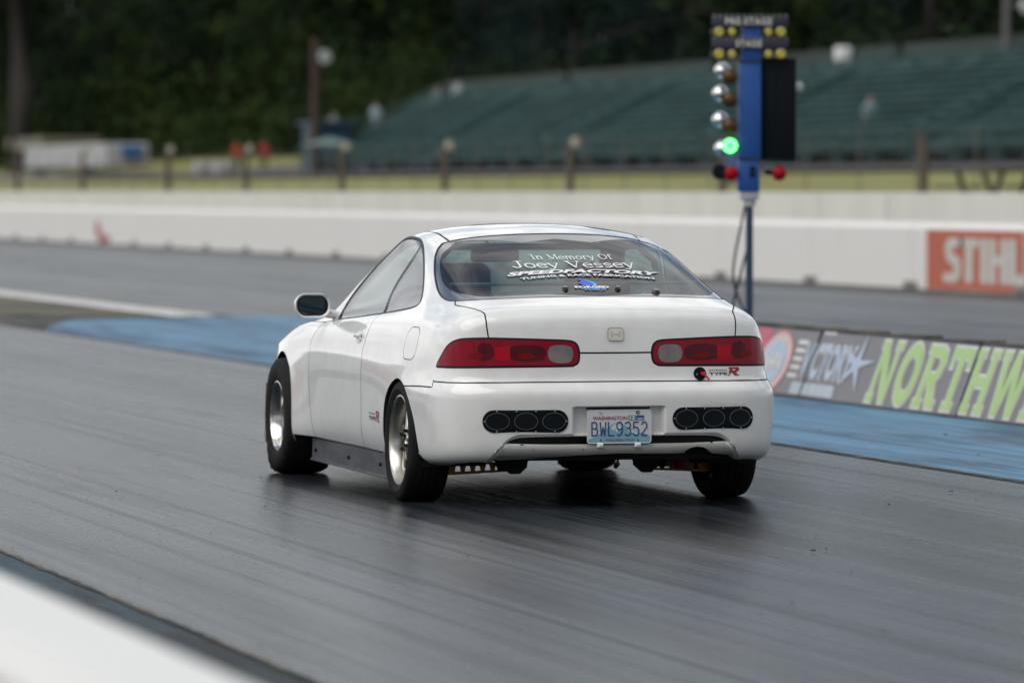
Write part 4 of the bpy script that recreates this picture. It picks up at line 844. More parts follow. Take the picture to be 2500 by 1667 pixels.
for x0,x1 in ((5.02,5.27),(5.36,5.56)): sheet('white_lane_line', [(x0,36.7),(x1,36.7),(x1,300),(x0,300)], .012, M_wline)
M_verge = noisy('dead_grass_verge', (.13,.12,.06), (.06,.058,.05), scale=(1,.15,1), ns=1.5, detail=7, r1=.85, r2=.95, lo=.45, hi=.6)
sheet('verge_strip', [(2.75,38),(4.9,36.9),(4.9,260),(2.75,260)], .008, M_verge); sheet('verge_strip', [(5.56,37.2),(5.72,37.2),(5.72,260),(5.56,260)], .008, M_verge)
# scattered rubber crumbs and stones
mb = MB()
for k in range(420):
    x = rng.uniform(-4.5,2.5) if k < 360 else rng.uniform(2.3,4.8); y = rng.uniform(-12,14); s_ = rng.uniform(.002,.006)*(1.8 if rng.random()<.06 else 1)
    if k % 5 == 0 : x = -3.25+rng.normal(0,.15)
    mb.box((x,y,.014+s_*.3),(s_*rng.uniform(.7,1.6),s_*rng.uniform(.7,2.4),s_*.6),rot=Matrix.Rotation(rng.uniform(0,3),3,'Z'))
o = mb.obj('rubber_crumbs', noisy('crumb_grey',(.035,.035,.035),(.16,.15,.12),ns=.9,lo=.5,hi=.62)); o['kind'] = 'stuff'
# ---------------------------------------------------------------- near guard wall
def wallmat(name, a, b_, sc=(1,.3,1.5)):
    return noisy(name, a, b_, scale=sc, ns=1.6, detail=8, r1=.55, r2=.8, lo=.30, hi=.72)
M_wall = wallmat('white_painted_concrete', (.72,.71,.68), (.79,.785,.76))
M_wallg = wallmat('grimy_white_concrete', (.58,.57,.54), (.72,.71,.68), (1,.6,.25))
M_foot = noisy('dirty_concrete', (.16,.155,.14), (.30,.29,.27), ns=3, r1=.8, r2=.95)
M_banner = mat('faded_red_banner', (.46,.12,.10), .6)
def wallblock(name, x, y0, y1, w_, h_, m, label, cat, grp, ch=.05, foot=True, face=-1):
    """painted block with a chamfered top; face -1 looks towards the track at -x"""
    t = thing(name, (x, (y0+y1)/2, 0), label, cat, grp); L_ = (y1-y0)/2-.012
    prof = [(0,.0),(0,h_-ch),(ch*.8,h_),(w_-ch*.8,h_),(w_,h_-ch),(w_+.05,0)]
    if face > 0: prof = [(-a,b) for a,b in prof]
    n = len(prof); mb = MB(); mb.add([(a,-L_,b) for a,b in prof]+[(a,L_,b) for a,b in prof], [[i,(i+1)%n,n+(i+1)%n,n+i] for i in range(n)]+[list(range(n)),list(range(n,2*n))[::-1]])
    mb.obj('block', m, t, auto=25)
    if foot:
        for s_ in (-1,1): MB().box((-.02*(-face),s_*(L_-.13),.06),(.07,.24,.12),bev=.02).obj('foot', M_foot, t, auto=30)
    return t
for i, (a, b) in enumerate(((-60,-18.3),(-18.3,-12.2),(-12.2,-6.1),(-6.1,0),(0,6.1),(6.1,12.2),(12.2,18.3),(18.3,24.4),(24.4,60))):
    t = wallblock('guard_wall', -4.85, a, b, .30, .69, M_wall, ['long white guard wall run on the near side beyond the bottom left corner','white guard wall block on the near side next to the corner block','out of focus white guard wall block crossing the bottom left corner','white guard wall block continuing past the bottom left corner wall'][min(i,3)] if i<4 else 'white guard wall block on the near side beside the car lane', 'wall', 'blocks of the near guard wall', foot=False, face=1)
    if i in (5,6): MB().box((.012,0,.40),(.006,5.2,.34)).obj('banner', M_banner, t)

# ---------------------------------------------------------------- low sloped median wall with sponsor panels
MW_H, MW_S = .465, .178
M_med = noisy('median_grey', (.165,.160,.172), (.20,.195,.208), scale=(1,.5,1), ns=3, detail=7, r1=.5, r2=.65)
M_medtop = noisy('median_top_dirt', (.045,.045,.040), (.12,.115,.075), scale=(1,.5,1), ns=5, detail=8, r1=.8, r2=.9, lo=.45, hi=.62)
joints = [-5.0,-1.55,1.5,4.95,8.35,11.75,14.1]
seglab = ['grey sloped median wall section nearest the camera outside the right edge','grey sloped median wall section beyond the right edge of the frame','grey sloped median wall section just outside the right edge','grey sloped median wall section at the right edge bearing the end of the green word','grey sloped median wall section with most of the big green lettering','grey sloped median wall section with oval logo partly behind the car tail']
segs = []
for i in range(6):
    a, b = joints[i]+.010, joints[i+1]-.010
    t = thing('median_wall', (4.80, 0, 0), seglab[i], 'wall', 'sections of the low median wall')
    prof = [(0,0),(MW_S,MW_H),(MW_S+.10,MW_H),(MW_S+.28,0)]; n = 4
    MB().add([(x,a,z) for x,z in prof]+[(x,b,z) for x,z in prof], [[k,(k+1)%n,n+(k+1)%n,n+k] for k in range(n)]+[[0,1,2,3],[7,6,5,4]]).obj('block', M_med, t)
    c = MB(); y = a
    while y < b-.05:
        y2 = min(b, y+rng.uniform(.25,.7)); hh = rng.uniform(.012,.030); c.box((MW_S+.05,(y+y2)/2,MW_H+hh/2),(.115,(y2-y)*.96,hh),bev=.004); y = y2
    c.obj('capping', M_medtop, t)
    if i < 5: MB().prism([(-.010,0),(MW_S-.010,MW_H+.004),(MW_S+.09,MW_H+.004),(MW_S+.09,0)],b+.002,b+.018).obj('joint', M_blk, t)
    segs.append(t)
MWL = math.hypot(MW_S,MW_H)
def onface(vf, off):
    """2D (y, height fraction 0..1) to the sloped face"""
    vs, fs = vf; ux, uz = MW_S, MW_H; nx, nz = -MW_H/MWL, MW_S/MWL
    return [(ux*b+nx*off, a, uz*b+nz*off) for a,b in vs], fs
def facetext(name, vf, m, off, par):
    v, f = onface(vf, off); return mobj(name, v, f, m, par)
def mirror_y(vf, y0, y1, z0, z1):
    """reading direction towards the camera: text starts far down track"""
    vs, fs = fit(vf, 0, 1, z0, z1); vs = vs.copy(); vs[:,0] = y0+(y1-y0)*vs[:,0]; return vs, fs
M_green = noisy('faded_green_paint', (.33,.50,.17), (.40,.56,.23), ns=4, r1=.5, r2=.6); M_cream = noisy('faded_white_paint', (.62,.62,.58), (.52,.52,.48), ns=5, r1=.5, r2=.6)
SG = {'N':(1.0,[[(.02,0),(.32,0),(.32,.10),(.26,.10),(.26,.62),(.66,0),(.88,0),(.88,.90),(.97,.90),(.97,1),(.66,1),(.66,.90),(.72,.90),(.72,.34),(.30,1),(.02,1),(.02,.90),(.10,.90),(.10,.10),(.02,.10)]]),
 'O':(.98,[[(.5+.46*math.cos(t),.5+.52*math.sin(t)) for t in np.linspace(0,2*PI,28)[:-1]],[(.5+.22*math.cos(t),.5+.30*math.sin(t)) for t in np.linspace(0,2*PI,28)[:-1]]]),
 'R':(.98,[[(.02,0),(.40,0),(.40,.10),(.32,.10),(.32,.40),(.42,.40),(.60,0),(.98,0),(.98,.10),(.90,.10),(.68,.44),(.84,.54),(.90,.74),(.82,.92),(.62,1),(.02,1),(.02,.90),(.10,.90),(.10,.10),(.02,.10)],[(.32,.56),(.32,.84),(.56,.84),(.65,.77),(.65,.63),(.56,.56)]]),
 'T':(.92,[[(.25,0),(.68,0),(.68,.10),(.58,.10),(.58,.84),(.74,.84),(.76,.68),(.90,.68),(.90,1),(.03,1),(.03,.68),(.17,.68),(.19,.84),(.35,.84),(.35,.10),(.25,.10)]]),
 'H':(1.02,[[(.02,0),(.38,0),(.38,.10),(.31,.10),(.31,.42),(.69,.42),(.69,.10),(.62,.10),(.62,0),(.98,0),(.98,.10),(.91,.10),(.91,.90),(.98,.90),(.98,1),(.62,1),(.62,.90),(.69,.90),(.69,.58),(.31,.58),(.31,.90),(.38,.90),(.38,1),(.02,1),(.02,.90),(.09,.90),(.09,.10),(.02,.10)]]),
 'W':(1.3,[[(.24,0),(.46,0),(.65,.56),(.84,0),(1.06,0),(1.24,.90),(1.30,.90),(1.30,1),(.98,1),(.98,.90),(1.03,.90),(.93,.38),(.74,1),(.56,1),(.37,.38),(.27,.90),(.32,.90),(.32,1),(0,1),(0,.90),(.06,.90)]]),
 'E':(.86,[[(.02,0),(.84,0),(.84,.34),(.70,.34),(.66,.14),(.32,.14),(.32,.43),(.5,.43),(.5,.34),(.6,.34),(.6,.66),(.5,.66),(.5,.57),(.32,.57),(.32,.86),(.64,.86),(.68,.70),(.80,.70),(.80,1),(.02,1),(.02,.90),(.10,.90),(.10,.10),(.02,.10)]]),
 'S':(.80,[[(.05,.0),(.55,.0),(.76,.16),(.76,.42),(.60,.56),(.30,.64),(.27,.80),(.42,.86),(.58,.80),(.60,.68),(.72,.68),(.72,1),(.62,1),(.58,.95),(.40,1),(.18,.98),(.05,.84),(.05,.60),(.20,.47),(.50,.39),(.54,.22),(.42,.13),(.22,.16),(.17,.34),(.05,.34)]])}
def biglets(word, y0, adv, z0, z1, par):
    y = y0
    for ch in word:
        wd, polys = SG[ch]; S = lambda P: [(y-adv*a, z0+(z1-z0)*b) for a,b in P]
        def grow(P, d):
            c_ = [np.array(p) for p in S(P)]; n = len(c_); out = []; ar = sum(c_[i][0]*c_[(i+1)%n][1]-c_[(i+1)%n][0]*c_[i][1] for i in range(n)); sg = 1 if ar > 0 else -1
            for i in range(n):
                a_, b_, e_ = c_[i-1]*[1,MWL], c_[i]*[1,MWL], c_[(i+1)%n]*[1,MWL]; t1 = (b_-a_)/max(np.linalg.norm(b_-a_),1e-9); t2 = (e_-b_)/max(np.linalg.norm(e_-b_),1e-9)
                n1 = np.array([t1[1],-t1[0]]); n2 = np.array([t2[1],-t2[0]]); nn = n1+n2; k = max(.5, np.linalg.norm(nn)**2/2); out.append(tuple((b_+sg*nn/k*d)/[1,MWL]))
            return out
        V, T = cdt_fill([grow(polys[0],.020)]+[grow(p,-.016) for p in polys[1:]]); facetext('letter_outline', (V,[tuple(t) for t in T]), M_cream, .003, par)
        V, T = cdt_fill([S(polys[0])]+[S(p) for p in polys[1:]]); facetext('letter', (V,[tuple(t) for t in T]), M_green, .0055, par)
        y -= adv*(wd+.10)
    return y
yy = biglets('NORT', 10.30, .455, .07, .93, segs[4])
yy = biglets('H', yy, .455, .07, .93, segs[4]); yy = biglets('WEST', yy, .455, .07, .93, segs[3])
# star logo
M_pb1 = noisy('faded_blue_paint', (.33,.43,.56), (.42,.50,.60), ns=5, r1=.5, r2=.6)
def facep(name, polys, m, off, par): V, T = cdt_fill(polys); return facetext(name, (V,[tuple(t) for t in T]), m, off, par)
for k in range(5): z = .28+.125*k; facep('speed_stripe', [[(12.20-.0*k,z),(11.98,z),(11.98,z+.065),(12.20,z+.065)]], M_cream, .003, segs[5])
facetext('logo_backing', mirror_y(textmesh('VICTORY', bold=.06), 11.97, 10.80, .27, .83), M_cream, .0035, segs[5])
facetext('logo_lettering', mirror_y(textmesh('VICTORY', bold=.02), 11.95, 10.82, .29, .81), M_pb1, .006, segs[5])
st5 = [(10.72+(.34 if k%2==0 else .075)*math.sin(PI*k/5+.15)*-1, .56+(.42 if k%2==0 else .09)*math.cos(PI*k/5+.15)) for k in range(10)]
facep('logo_star', [st5], M_pb1, .0075, segs[5]); st6 = [(10.72+(a-10.72)*1.12, .58+(b-.58)*1.12) for a,b in st5]; facep('logo_star_edge', [st6], M_cream, .0068, segs[5])
facep('logo_band', [[(12.02,.04),(11.00,.04),(11.04,.22),(12.02,.22)]], noisy('pale_blue_band',(.45,.50,.54),(.36,.41,.46),scale=(1,6,1),ns=3), .003, segs[5])
facep('oval_ring', [ellipse(12.62,.48,.36,.46,40)], noisy('faded_pink_paint',(.62,.50,.45),(.52,.40,.38),ns=4), .003, segs[5])
facep('oval_ring_edge', [ellipse(12.62,.48,.385,.49,40), ellipse(12.62,.48,.35,.45,40)], mat('faded_rose',(.55,.20,.24),.6), .0045, segs[5])
facep('oval_centre', [ellipse(12.64,.48,.27,.33,36)], M_pb1, .006, segs[5])
facetext('oval_lettering', mirror_y(textmesh('NHRA', bold=.04, shear=.2), 12.87, 12.41, .34, .62), M_cream, .0085, segs[5])
facep('red_mark', [[(13.35,.68),(12.95,.68),(12.90,.98),(13.35,.98)]], mat('faded_crimson',(.50,.10,.15),.6), .003, segs[5])
facep('white_mark', [[(11.68,.955),(11.40,.955),(11.40,1.0),(11.68,1.0)]], M_cream, .003, segs[5])

# ---------------------------------------------------------------- far barrier
bx = 18.95; ys = [46.5-4.95*k for k in range(0,14)][::-1]+[46.5+4.95*k for k in range(1,52)]
M_barr = noisy('white_barrier_paint', (.50,.485,.45), (.77,.76,.735), scale=(1,1.6,.22), ns=1.3, detail=9, r1=.6, r2=.8, lo=.22, hi=.44)
M_stihl = noisy('faded_orange_paint', (.52,.115,.055), (.46,.13,.075), ns=3, r1=.55, r2=.7)
for k in range(len(ys)-1):
    a, b = ys[k], ys[k+1]
    lab = 'white far barrier block on the right side of the frame' if b < 60 else 'white far barrier block seen above the car roof' if b < 92 else 'white far barrier block on the left half of the frame'
    if abs(a-46.5) < 3 or abs(b-46.5) < .1: lab = 'white far barrier block painted orange with part of the large white word'
    if abs(a-120.75) < 2.6: lab = 'white far barrier block with a small red painted mark low on its face'
    t = wallblock('far_barrier', bx, a, b, .45, .985, M_barr, lab, 'barrier', 'blocks of the far barrier', .08)
M_wl = M_cream
def onbarrier(name, polys, m, off, par):
    V, T = cdt_fill(polys); return mobj(name, [(-off,a-par.location.y,b) for a,b in V], [tuple(t) for t in T], m, par)
far = {round(o.location.y,2):o for o in list(COL.objects) if o.name.startswith('far_barrier')}
def nearest(y): return far[min(far, key=lambda k: abs(k-y))]
# orange panel runs over two blocks and the joint between them
for y0, y1 in ((50.75,46.54),(46.46,42.0)): onbarrier('painted_panel', [[(y0,.02),(y1,.02),(y1,.885),(y0,.885)]], M_stihl, .004, nearest((y0+y1)/2))
BL = {'S':[(.0,.0),(.62,.0),(.84,.16),(.84,.46),(.70,.60),(.42,.66),(.42,.80),(.95,.80),(.95,1.0),(.28,1.0),(.10,.86),(.10,.60),(.24,.46),(.50,.40),(.50,.20),(.0,.20)],
 'T':[(.22,.0),(.60,.0),(.60,.80),(.90,.80),(.90,1),(-.08,1),(-.08,.80),(.22,.80)],'I':[(.12,0),(.50,0),(.50,1),(.12,1)],
 'H':[(.02,0),(.34,0),(.34,.42),(.58,.42),(.58,0),(.90,0),(.90,1),(.58,1),(.58,.62),(.34,.62),(.34,1),(.02,1)],'L':[(.04,0),(.90,0),(.90,.22),(.42,.22),(.42,1),(.04,1)]}
y = 49.98
for ch, wd, ad in (('S',1.0,.86),('T',.92,.80),('I',.9,.50),('H',.95,.86),('L',.95,.8)):
    P = [(y-.92*wd*a, .13+.64*b) for a,b in BL[ch]]; yc = sum(p[0] for p in P)/len(P)
    onbarrier('wall_letter', [P], M_wl, .009, nearest(max(yc,46.6) if yc>46.4 else yc)); y -= .92*ad
onbarrier('wall_mark', [ellipse(46.0,.70,.10,.07,16),ellipse(46.0,.70,.06,.045,16)], M_wl, .009, nearest(44))
onbarrier('wall_letter', [[(y-0,.05),(y-1.0,.05),(y-1.0,.12),(y,.12)]], M_wl, .009, nearest(44))
onbarrier('red_paint_mark', [spl([(121.6,.62),(121.9,.42),(121.5,.16),(120.6,.06),(119.6,.06),(119.6,.22),(120.4,.26),(121.0,.36),(121.3,.66)],True,3)], mat('faded_red_mark',(.42,.12,.12),.6), .006, nearest(120.8))
# second wall behind
for i, (a, b, l) in enumerate(((-30,60,'taller grimy white wall behind the barrier at the right side'),(60.1,120,'taller grimy white wall behind the barrier over the car roof'),(120.1,420,'taller grimy white wall behind the barrier on the left'))):
    t = thing('rear_wall', (21.4,0,0), l, 'wall', 'stretches of the second wall'); MB().box((.15,(a+b)/2,.71),(.30,b-a,1.42),bev=.02).obj('wall_face', M_wallg, t)
M_rust = noisy('rusty_post', (.085,.065,.056), (.12,.09,.078), ns=5, r1=.7, r2=.9)
M_cap = mat('cream_cap', (.40,.38,.31), .6)
# ---------------------------------------------------------------- fence posts with pale caps on the bank
def gzat(x, y): return float(np.interp(x, gx, gz))+.9*max(0,min(1,(y-230)/120))*(1 if x>57 else 0)
fy = [71.5,86.6,101.9,116.35,130.8,144.9,160.4,175.2,194,211,226,241]; ftop = [2.72,2.76,2.82,2.87,2.90,2.97,3.02,3.10,3.2,3.42,3.4,3.5]
p0 = None
flab = ['just left of the right-hand frame edge wall panel']
for i, (y, zt) in enumerate(zip(fy,ftop)):
    zb = gzat(31,y); t = thing('fence_post', (31,y,zb), ['rusty fence post on the bank outside the right edge','rusty fence post at the right end of the bank','rusty fence post hidden behind the blue light tower base','rusty fence post with cream cap above the car roof','rusty fence post with cream cap left of the one over the roof','rusty fence post with cream cap below the tall brown pole','rusty fence post with cream cap in front of the orange shirt','rusty fence post with cream cap right of the white trailer','rusty fence post crossing the white trailer','rusty fence post with cream cap by the big tree trunk','rusty fence post at the left edge of the frame','rusty fence post beyond the left edge'][i], 'fence post', 'posts of the trackside fence')
    MB().cyl((0,0,-.3),(0,0,zt-zb-.12),.115,.10,n=10).obj('post', M_rust, t, auto=40)
    if i not in (0,1,2): MB().cyl((.12,-.1,zt-zb-.22),(.12,-.1,zt-zb+.04),.13,.11,n=14).cyl((0,0,zt-zb-.2),(.12,-.1,zt-zb-.1),.06,n=8).obj('cap', M_cap, t, auto=40)
def wiremat(name, col, a):
    m = mat(name, col, .6, .6); t = m.node_tree; b = t.nodes['Principled BSDF']; o = t.nodes['Material Output']; tr = t.nodes.new('ShaderNodeBsdfTransparent'); mx = t.nodes.new('ShaderNodeMixShader'); mx.inputs[0].default_value = a
    t.links.new(tr.outputs[0], mx.inputs[1]); t.links.new(b.outputs[0], mx.inputs[2]); t.links.new(mx.outputs[0], o.inputs[0]); return m
fm = thing('wire_fence', (31.3,0,0), 'thin wire mesh fence strung along the grass bank', 'fence')
M_galv = mat('galvanised',(.16,.15,.14),.6,metal=.4)
for y in np.arange(72,240,4.): MB().cyl((0,y,gzat(31.3,y)-.1),(0,y,gzat(31.3,y)+1.6),.018,n=5).obj('fence_stake', M_galv, fm)
w_ = MB()
for k in range(9):
    z = .1+.18*k; w_.tube([(0,40,gzat(31.3,40)+z),(0,245,gzat(31.3,245)+z)],.004,4)
w_.obj('fence_wire', mat('wire_grey',(.25,.25,.24),.5,metal=.6), fm)
# gravel path below the stands
def strip3(name, x0, x1, y0, y1, m, dz=.03):
    yy_ = sorted([y0,y1]+[q for q in gy if y0<q<y1]); xx_ = sorted([x0,x1]+[q for q in gx if x0<q<x1]); k = len(xx_)
    v = [(x,y,gzat(x,y)+dz) for y in yy_ for x in xx_]
    o = mobj(name, v, [[j*k+i,j*k+i+1,(j+1)*k+i+1,(j+1)*k+i] for j in range(len(yy_)-1) for i in range(k-1)], m); o['kind'] = 'structure'
strip3('gravel_path', 41.5, 74, 60, 262, noisy('brown_gravel',(.085,.070,.068),(.060,.060,.066),scale=(.4,.1,1),ns=3,detail=7,r1=.9,r2=.95), .12)
strip3('gravel_path', 41.5, 54, 262, 420, noisy('grey_path',(.11,.115,.13),(.16,.15,.14),scale=(.4,.1,1),ns=3,detail=7,r1=.9,r2=.95), .04)

# ---------------------------------------------------------------- grandstands
M_bench = noisy('teal_bench', (.034,.104,.106), (.024,.070,.078), scale=(.3,.1,.3), ns=3, r1=.6, r2=.8)
M_steel = noisy('green_steel', (.034,.095,.088), (.026,.068,.064), ns=3, r1=.6, r2=.8)
M_backb = noisy('grey_green_backboard', (.040,.055,.045), (.03,.042,.036), scale=(.2,.05,.2), ns=3, r1=.8, r2=.9)
M_bluep = mat('blue_panel', (.025,.07,.13), .6)
stand0 = None; bench_y = []
def stand(y0, y1, rows, label, topz=7.3):
    t = thing('grandstand', (45,(y0+y1)/2,2.1), label, 'grandstand', 'bleacher stands behind the track'); L_ = (y1-y0)/2-.35; dz = (topz-3.1)/rows; dx = 6.3/rows
    for r in range(rows):
        bm_ = MB(); z = .75+dz*r; x = dx*r; bm_.box((x,0,z),(.26,2*L_,.06)); bm_.box((x-.20,0,z-dz*.62),(.24,2*L_,.05)); bm_.obj('bench_row', M_bench, t)
    for y in np.arange(-L_,L_+.1,3.6):
        fr = MB()
        for r in range(0,rows,3): fr.cyl((dx*r,y,-.3),(dx*r,y,.75+dz*r),.07,n=6)
        fr.cyl((-.3,y,.2),(6.5,y,topz-2.6),.07,n=6); fr.cyl((-.35,y,-.2),(-.35,y,1.25),.06,n=6)
        fr.obj('frame', M_steel, t)
    rl = MB().cyl((-.4,-L_,1.2),(-.4,L_,1.2),.05,n=6).cyl((-.4,-L_,.7),(-.4,L_,.7),.04,n=6)
    for s_ in (-1,1): rl.cyl((-.3,s_*L_,1.3),(6.4,s_*L_,topz-2.3),.05,n=6)
    rl.obj('handrail', M_steel, t)
    bb = MB().box((6.6,0,topz-2.55),(.08,2*L_,.85)); bb.obj('backboard', M_backb, t)
    dk = MB(); dk.add([(.25,-L_,.45),(.25,L_,.45),(6.5,L_,.45+dz*rows),(6.5,-L_,.45+dz*rows)],[[0,1,2,3]]); dk.obj('under_deck', noisy('deck_dull_teal',(.028,.085,.088),(.021,.062,.068),ns=2), t)  # sloping dull teal panel covers the grass below the seats
    st_ = MB()
    for k in range(rows*2): st_.box((dx*k/2,-L_*.02,.5+dz*k/2),(.5,1.2,.06))
    st_.obj('aisle_steps', mat('grey_steps',(.075,.10,.10),.7), t)
    return t
labs = ['teal bleacher stand filling the right edge of the frame','teal bleacher stand right of the black board of the light tower','teal bleacher stand directly behind the light tower','teal bleacher stand left of the light tower above the roof','teal bleacher stand at the middle of the frame','teal bleacher stand at the left end beside the brown pole']
edges = [84,106,128,150,172,194,216]
for i in range(6): stand(edges[i], edges[i+1], 13, labs[i], 6.45)
be = thing('ticket_booth', (45.5,213.5,2.4), 'small blue booth at the left end of the teal stands', 'booth')
MB().box((0,0,1.0),(1.6,3.0,2.0),bev=.05).obj('wall', M_bluep, be); MB().box((0,0,2.1),(2.0,3.6,.14)).obj('roof', mat('blue_grey_roof',(.05,.09,.14),.6), be); MB().box((-.82,0,1.2),(.04,1.6,.6)).obj('window', M_blk, be)
ca = thing('canopy_tent', (42,197,2.05), 'pale green canopy in front of the left end of the stands', 'canopy')
MB().add([(-1.0,-1.1,1.3),(1.0,-1.1,1.3),(1.0,1.1,1.3),(-1.0,1.1,1.3),(0,0,1.65)],[[0,1,4],[1,2,4],[2,3,4],[3,0,4],[3,2,1,0]]).obj('roof', noisy('pale_green_canvas',(.10,.16,.14),(.14,.20,.17),ns=2), ca)
[MB().cyl((x,y,-.1),(x,y,1.28),.05,n=6).obj('leg', M_steel, ca) for x in (-.9,.9) for y in (-1.0,1.0)]
# ---------------------------------------------------------------- poles
def pole(name, x, y, ztop, r, m, label, lampz, lx, lr):
    zb = gzat(x,y) if r > .15 else 5.6; t = thing(name, (x,y,zb), label, 'light pole'); MB().cyl((0,0,-.3),(0,0,ztop-zb),r,r*.8,n=12).cyl((0,0,lampz-zb+.1),(lx,0,lampz-zb+.1),.06,n=8).obj('pole', m, t, auto=40)
    MB().cyl((lx,-.25,lampz-zb),(lx,.05,lampz-zb+.1),lr,lr*.75,n=20).obj('lamp_head', mat('lamp_white',(.72,.74,.74),.35), t, auto=40); return t
pole('light_pole', 44, 209, 8.2, .22, noisy('brown_wood',(.075,.042,.033),(.055,.032,.028),ns=4,r1=.8,r2=.9), 'brown wooden pole with a round white lamp rising against the dark trees', 7.35, .38, .30)
pole('light_pole', 51.2, 138.2, 8.5, .12, mat('grey_pole',(.13,.13,.125),.6), 'grey pole with a white lamp at the top right of the frame', 7.25, .60, .20)
# ---------------------------------------------------------------- white boxes, barrels, people, trailer
def simple(name, loc, d, m, label, cat, bev=.05, group=None):
    o = MB().box((0,0,d[2]/2),d,bev=bev).obj(name, m, auto=30); o.location = loc; tag(o, label, cat, group); return o
o = MB().box((0,0,.45),(.5,.55,.85),bev=.08).box((0,0,-.25),(.12,.12,.6)).obj('speaker_box', mat('white_plastic',(.72,.74,.74),.5), auto=30); o.location = (51.2,155.2,5.6); tag(o, 'white speaker box at the top row right of the light tower', 'speaker')
o = MB().lathe([(0,.001),(0,.30),(.05,.33),(.45,.34),(.50,.33),(.85,.30),(.88,.26),(.88,.001)],20,'Z').obj('plastic_barrel', mat('blue_barrel',(.035,.09,.24),.5), auto=40); o.location = (37,121,gzat(37,121)); tag(o, 'blue plastic barrel on the grass over the right side of the car roof', 'barrel')
tb = thing('picnic_table', (30,79.2,gzat(30,79.2)), 'dark wooden picnic table on the grass at the right edge', 'table')
M_ww = noisy('weathered_wood',(.05,.047,.04),(.075,.07,.058),ns=5); MB().box((0,0,.78),(.9,2.2,.07)).obj('top', M_ww, tb); [MB().box((x,0,.45),(.3,2.2,.06)).obj('bench', M_ww, tb) for x in (-.75,.75)]
M_dw = mat('dark_wood',(.03,.027,.024),.8); [MB().box((x,y,.38),(.09,.09,.80),rot=Matrix.Rotation(.35*(1 if x>0 else -1),3,'Y')).obj('leg', M_dw, tb) for x in (-.35,.35) for y in (-.8,.8)]
tr = thing('box_trailer', (50,304,2.15), 'long white box trailer parked in front of the dark trees at left', 'trailer')
MB().box((0,0,1.40),(2.6,30,1.40),bev=.08).obj('body', noisy('trailer_white',(.46,.46,.45),(.36,.37,.37),scale=(1,.2,1),ns=3,r1=.5,r2=.7), tr)
M_rib = mat('rib_grey',(.33,.34,.35),.6); [MB().box((-1.33,y,1.40),(.05,.12,1.36)).obj('rib', M_rib, tr) for y in np.arange(-14,14.1,3.5)]
[MB().lathe([(-1.25,.001),(-1.25,.42),(-1.0,.45),(-.95,.001)],18,'X',(0,y,.42)).obj('wheel', M_tyre, tr, auto=40) for y in (-9,-7.8,9,10.2)]
MB().box((.2,-15.4,1.6),(1.2,.7,.7),bev=.1).obj('cab', mat('cab_blue',(.03,.11,.28),.5), tr)
bd = thing('low_shed', (54,338,2.5), 'low tan roofed shed beside the big trunk at left', 'shed')
MB().box((0,0,.9),(3,14,1.9)).obj('wall', mat('shed_grey',(.05,.05,.045),.8), bd); MB().box((-.3,0,2.15),(4,16,.75),bev=.1).obj('roof', mat('tan_roof',(.16,.15,.105),.8), bd)
def person(loc, rz, shirt, legs, label, skin_=(.35,.2,.14), sit=False):
    """one skinned figure; clothing is painted on by height as material zones"""
    me = bpy.data.meshes.new('person'); bm = bmesh.new()
    J = {'hip':(0,0,.93,.13),'chest':(0,0,1.28,.16),'neck':(0,0,1.47,.06),'head':(0,0,1.60,.095),'top':(0,0,1.70,.075)}
    for s_, k in ((-1,'l'),(1,'r')):
        J['th'+k]=(s_*.10,0,.88,.095); J['kn'+k]=(s_*.11,.02 if not sit else .4,.50 if not sit else .86,.062); J['an'+k]=(s_*.11,0 if not sit else .42,.09 if not sit else .45,.045); J['ft'+k]=(s_*.12,.14 if not sit else .55,.05 if not sit else .42,.04)
        J['sh'+k]=(s_*.19,0,1.40,.065); J['el'+k]=(s_*.26,.02,1.12,.048); J['wr'+k]=(s_*.24,.16,.95,.032); J['ha'+k]=(s_*.23,.22,.91,.036)
    V = {k:bm.verts.new(v[:3]) for k,v in J.items()}; E_ = [('hip','chest'),('chest','neck'),('neck','head'),('head','top')]
    for k in 'lr': E_ += [('hip','th'+k),('th'+k,'kn'+k),('kn'+k,'an'+k),('an'+k,'ft'+k),('chest','sh'+k),('sh'+k,'el'+k),('el'+k,'wr'+k),('wr'+k,'ha'+k)]
    for a,b in E_: bm.edges.new((V[a],V[b]))
    bm.verts.index_update(); order = list(J); bm.to_mesh(me); bm.free(); o = bpy.data.objects.new('person', me); COL.objects.link(o)
    md = o.modifiers.new('s','SKIN'); o.modifiers.new('u','SUBSURF').levels = 1
    for i, k in enumerate(order): d = me.skin_vertices[0].data[i]; d.radius = (J[k][3],J[k][3]*(.8 if k in('hip','chest') else 1)); d.use_root = (k=='hip')
    bpy.context.view_layer.update(); m2 = bpy.data.meshes.new_from_object(o.evaluated_get(bpy.context.evaluated_depsgraph_get())); bpy.data.objects.remove(o)
    ms = [mat('shirt',shirt,.8), mat('trousers',legs,.85), mat('skin',skin_,.6), mat('hair',(.03,.02,.015),.8)]
    for m in ms: m2.materials.append(m)
    for p in m2.polygons:
        c = p.center; p.use_smooth = True
        p.material_index = 3 if c.z>1.64 or (c.z>1.56 and c.y<-.02) else 2 if c.z>1.48 or (abs(c.x)>.2 and c.z<1.05) else 0 if c.z>.92 else 1
    o = bpy.data.objects.new('person', m2); COL.objects.link(o); o.location = loc; o.rotation_euler = (0,0,rz); tag(o, label, 'person'); return o
person((48,246.5,2.25), R(200), (.62,.07,.03), (.02,.02,.03), 'person in an orange red shirt standing behind the fence')
person((48,239.5,2.25), R(160), (.36,.02,.03), (.03,.03,.04), 'person in a dark red shirt standing right of the one in orange')
person((48,214.5,3.75), R(190), (.40,.50,.55), (.22,.27,.30), 'person in pale clothes standing high at the left end of the stands')
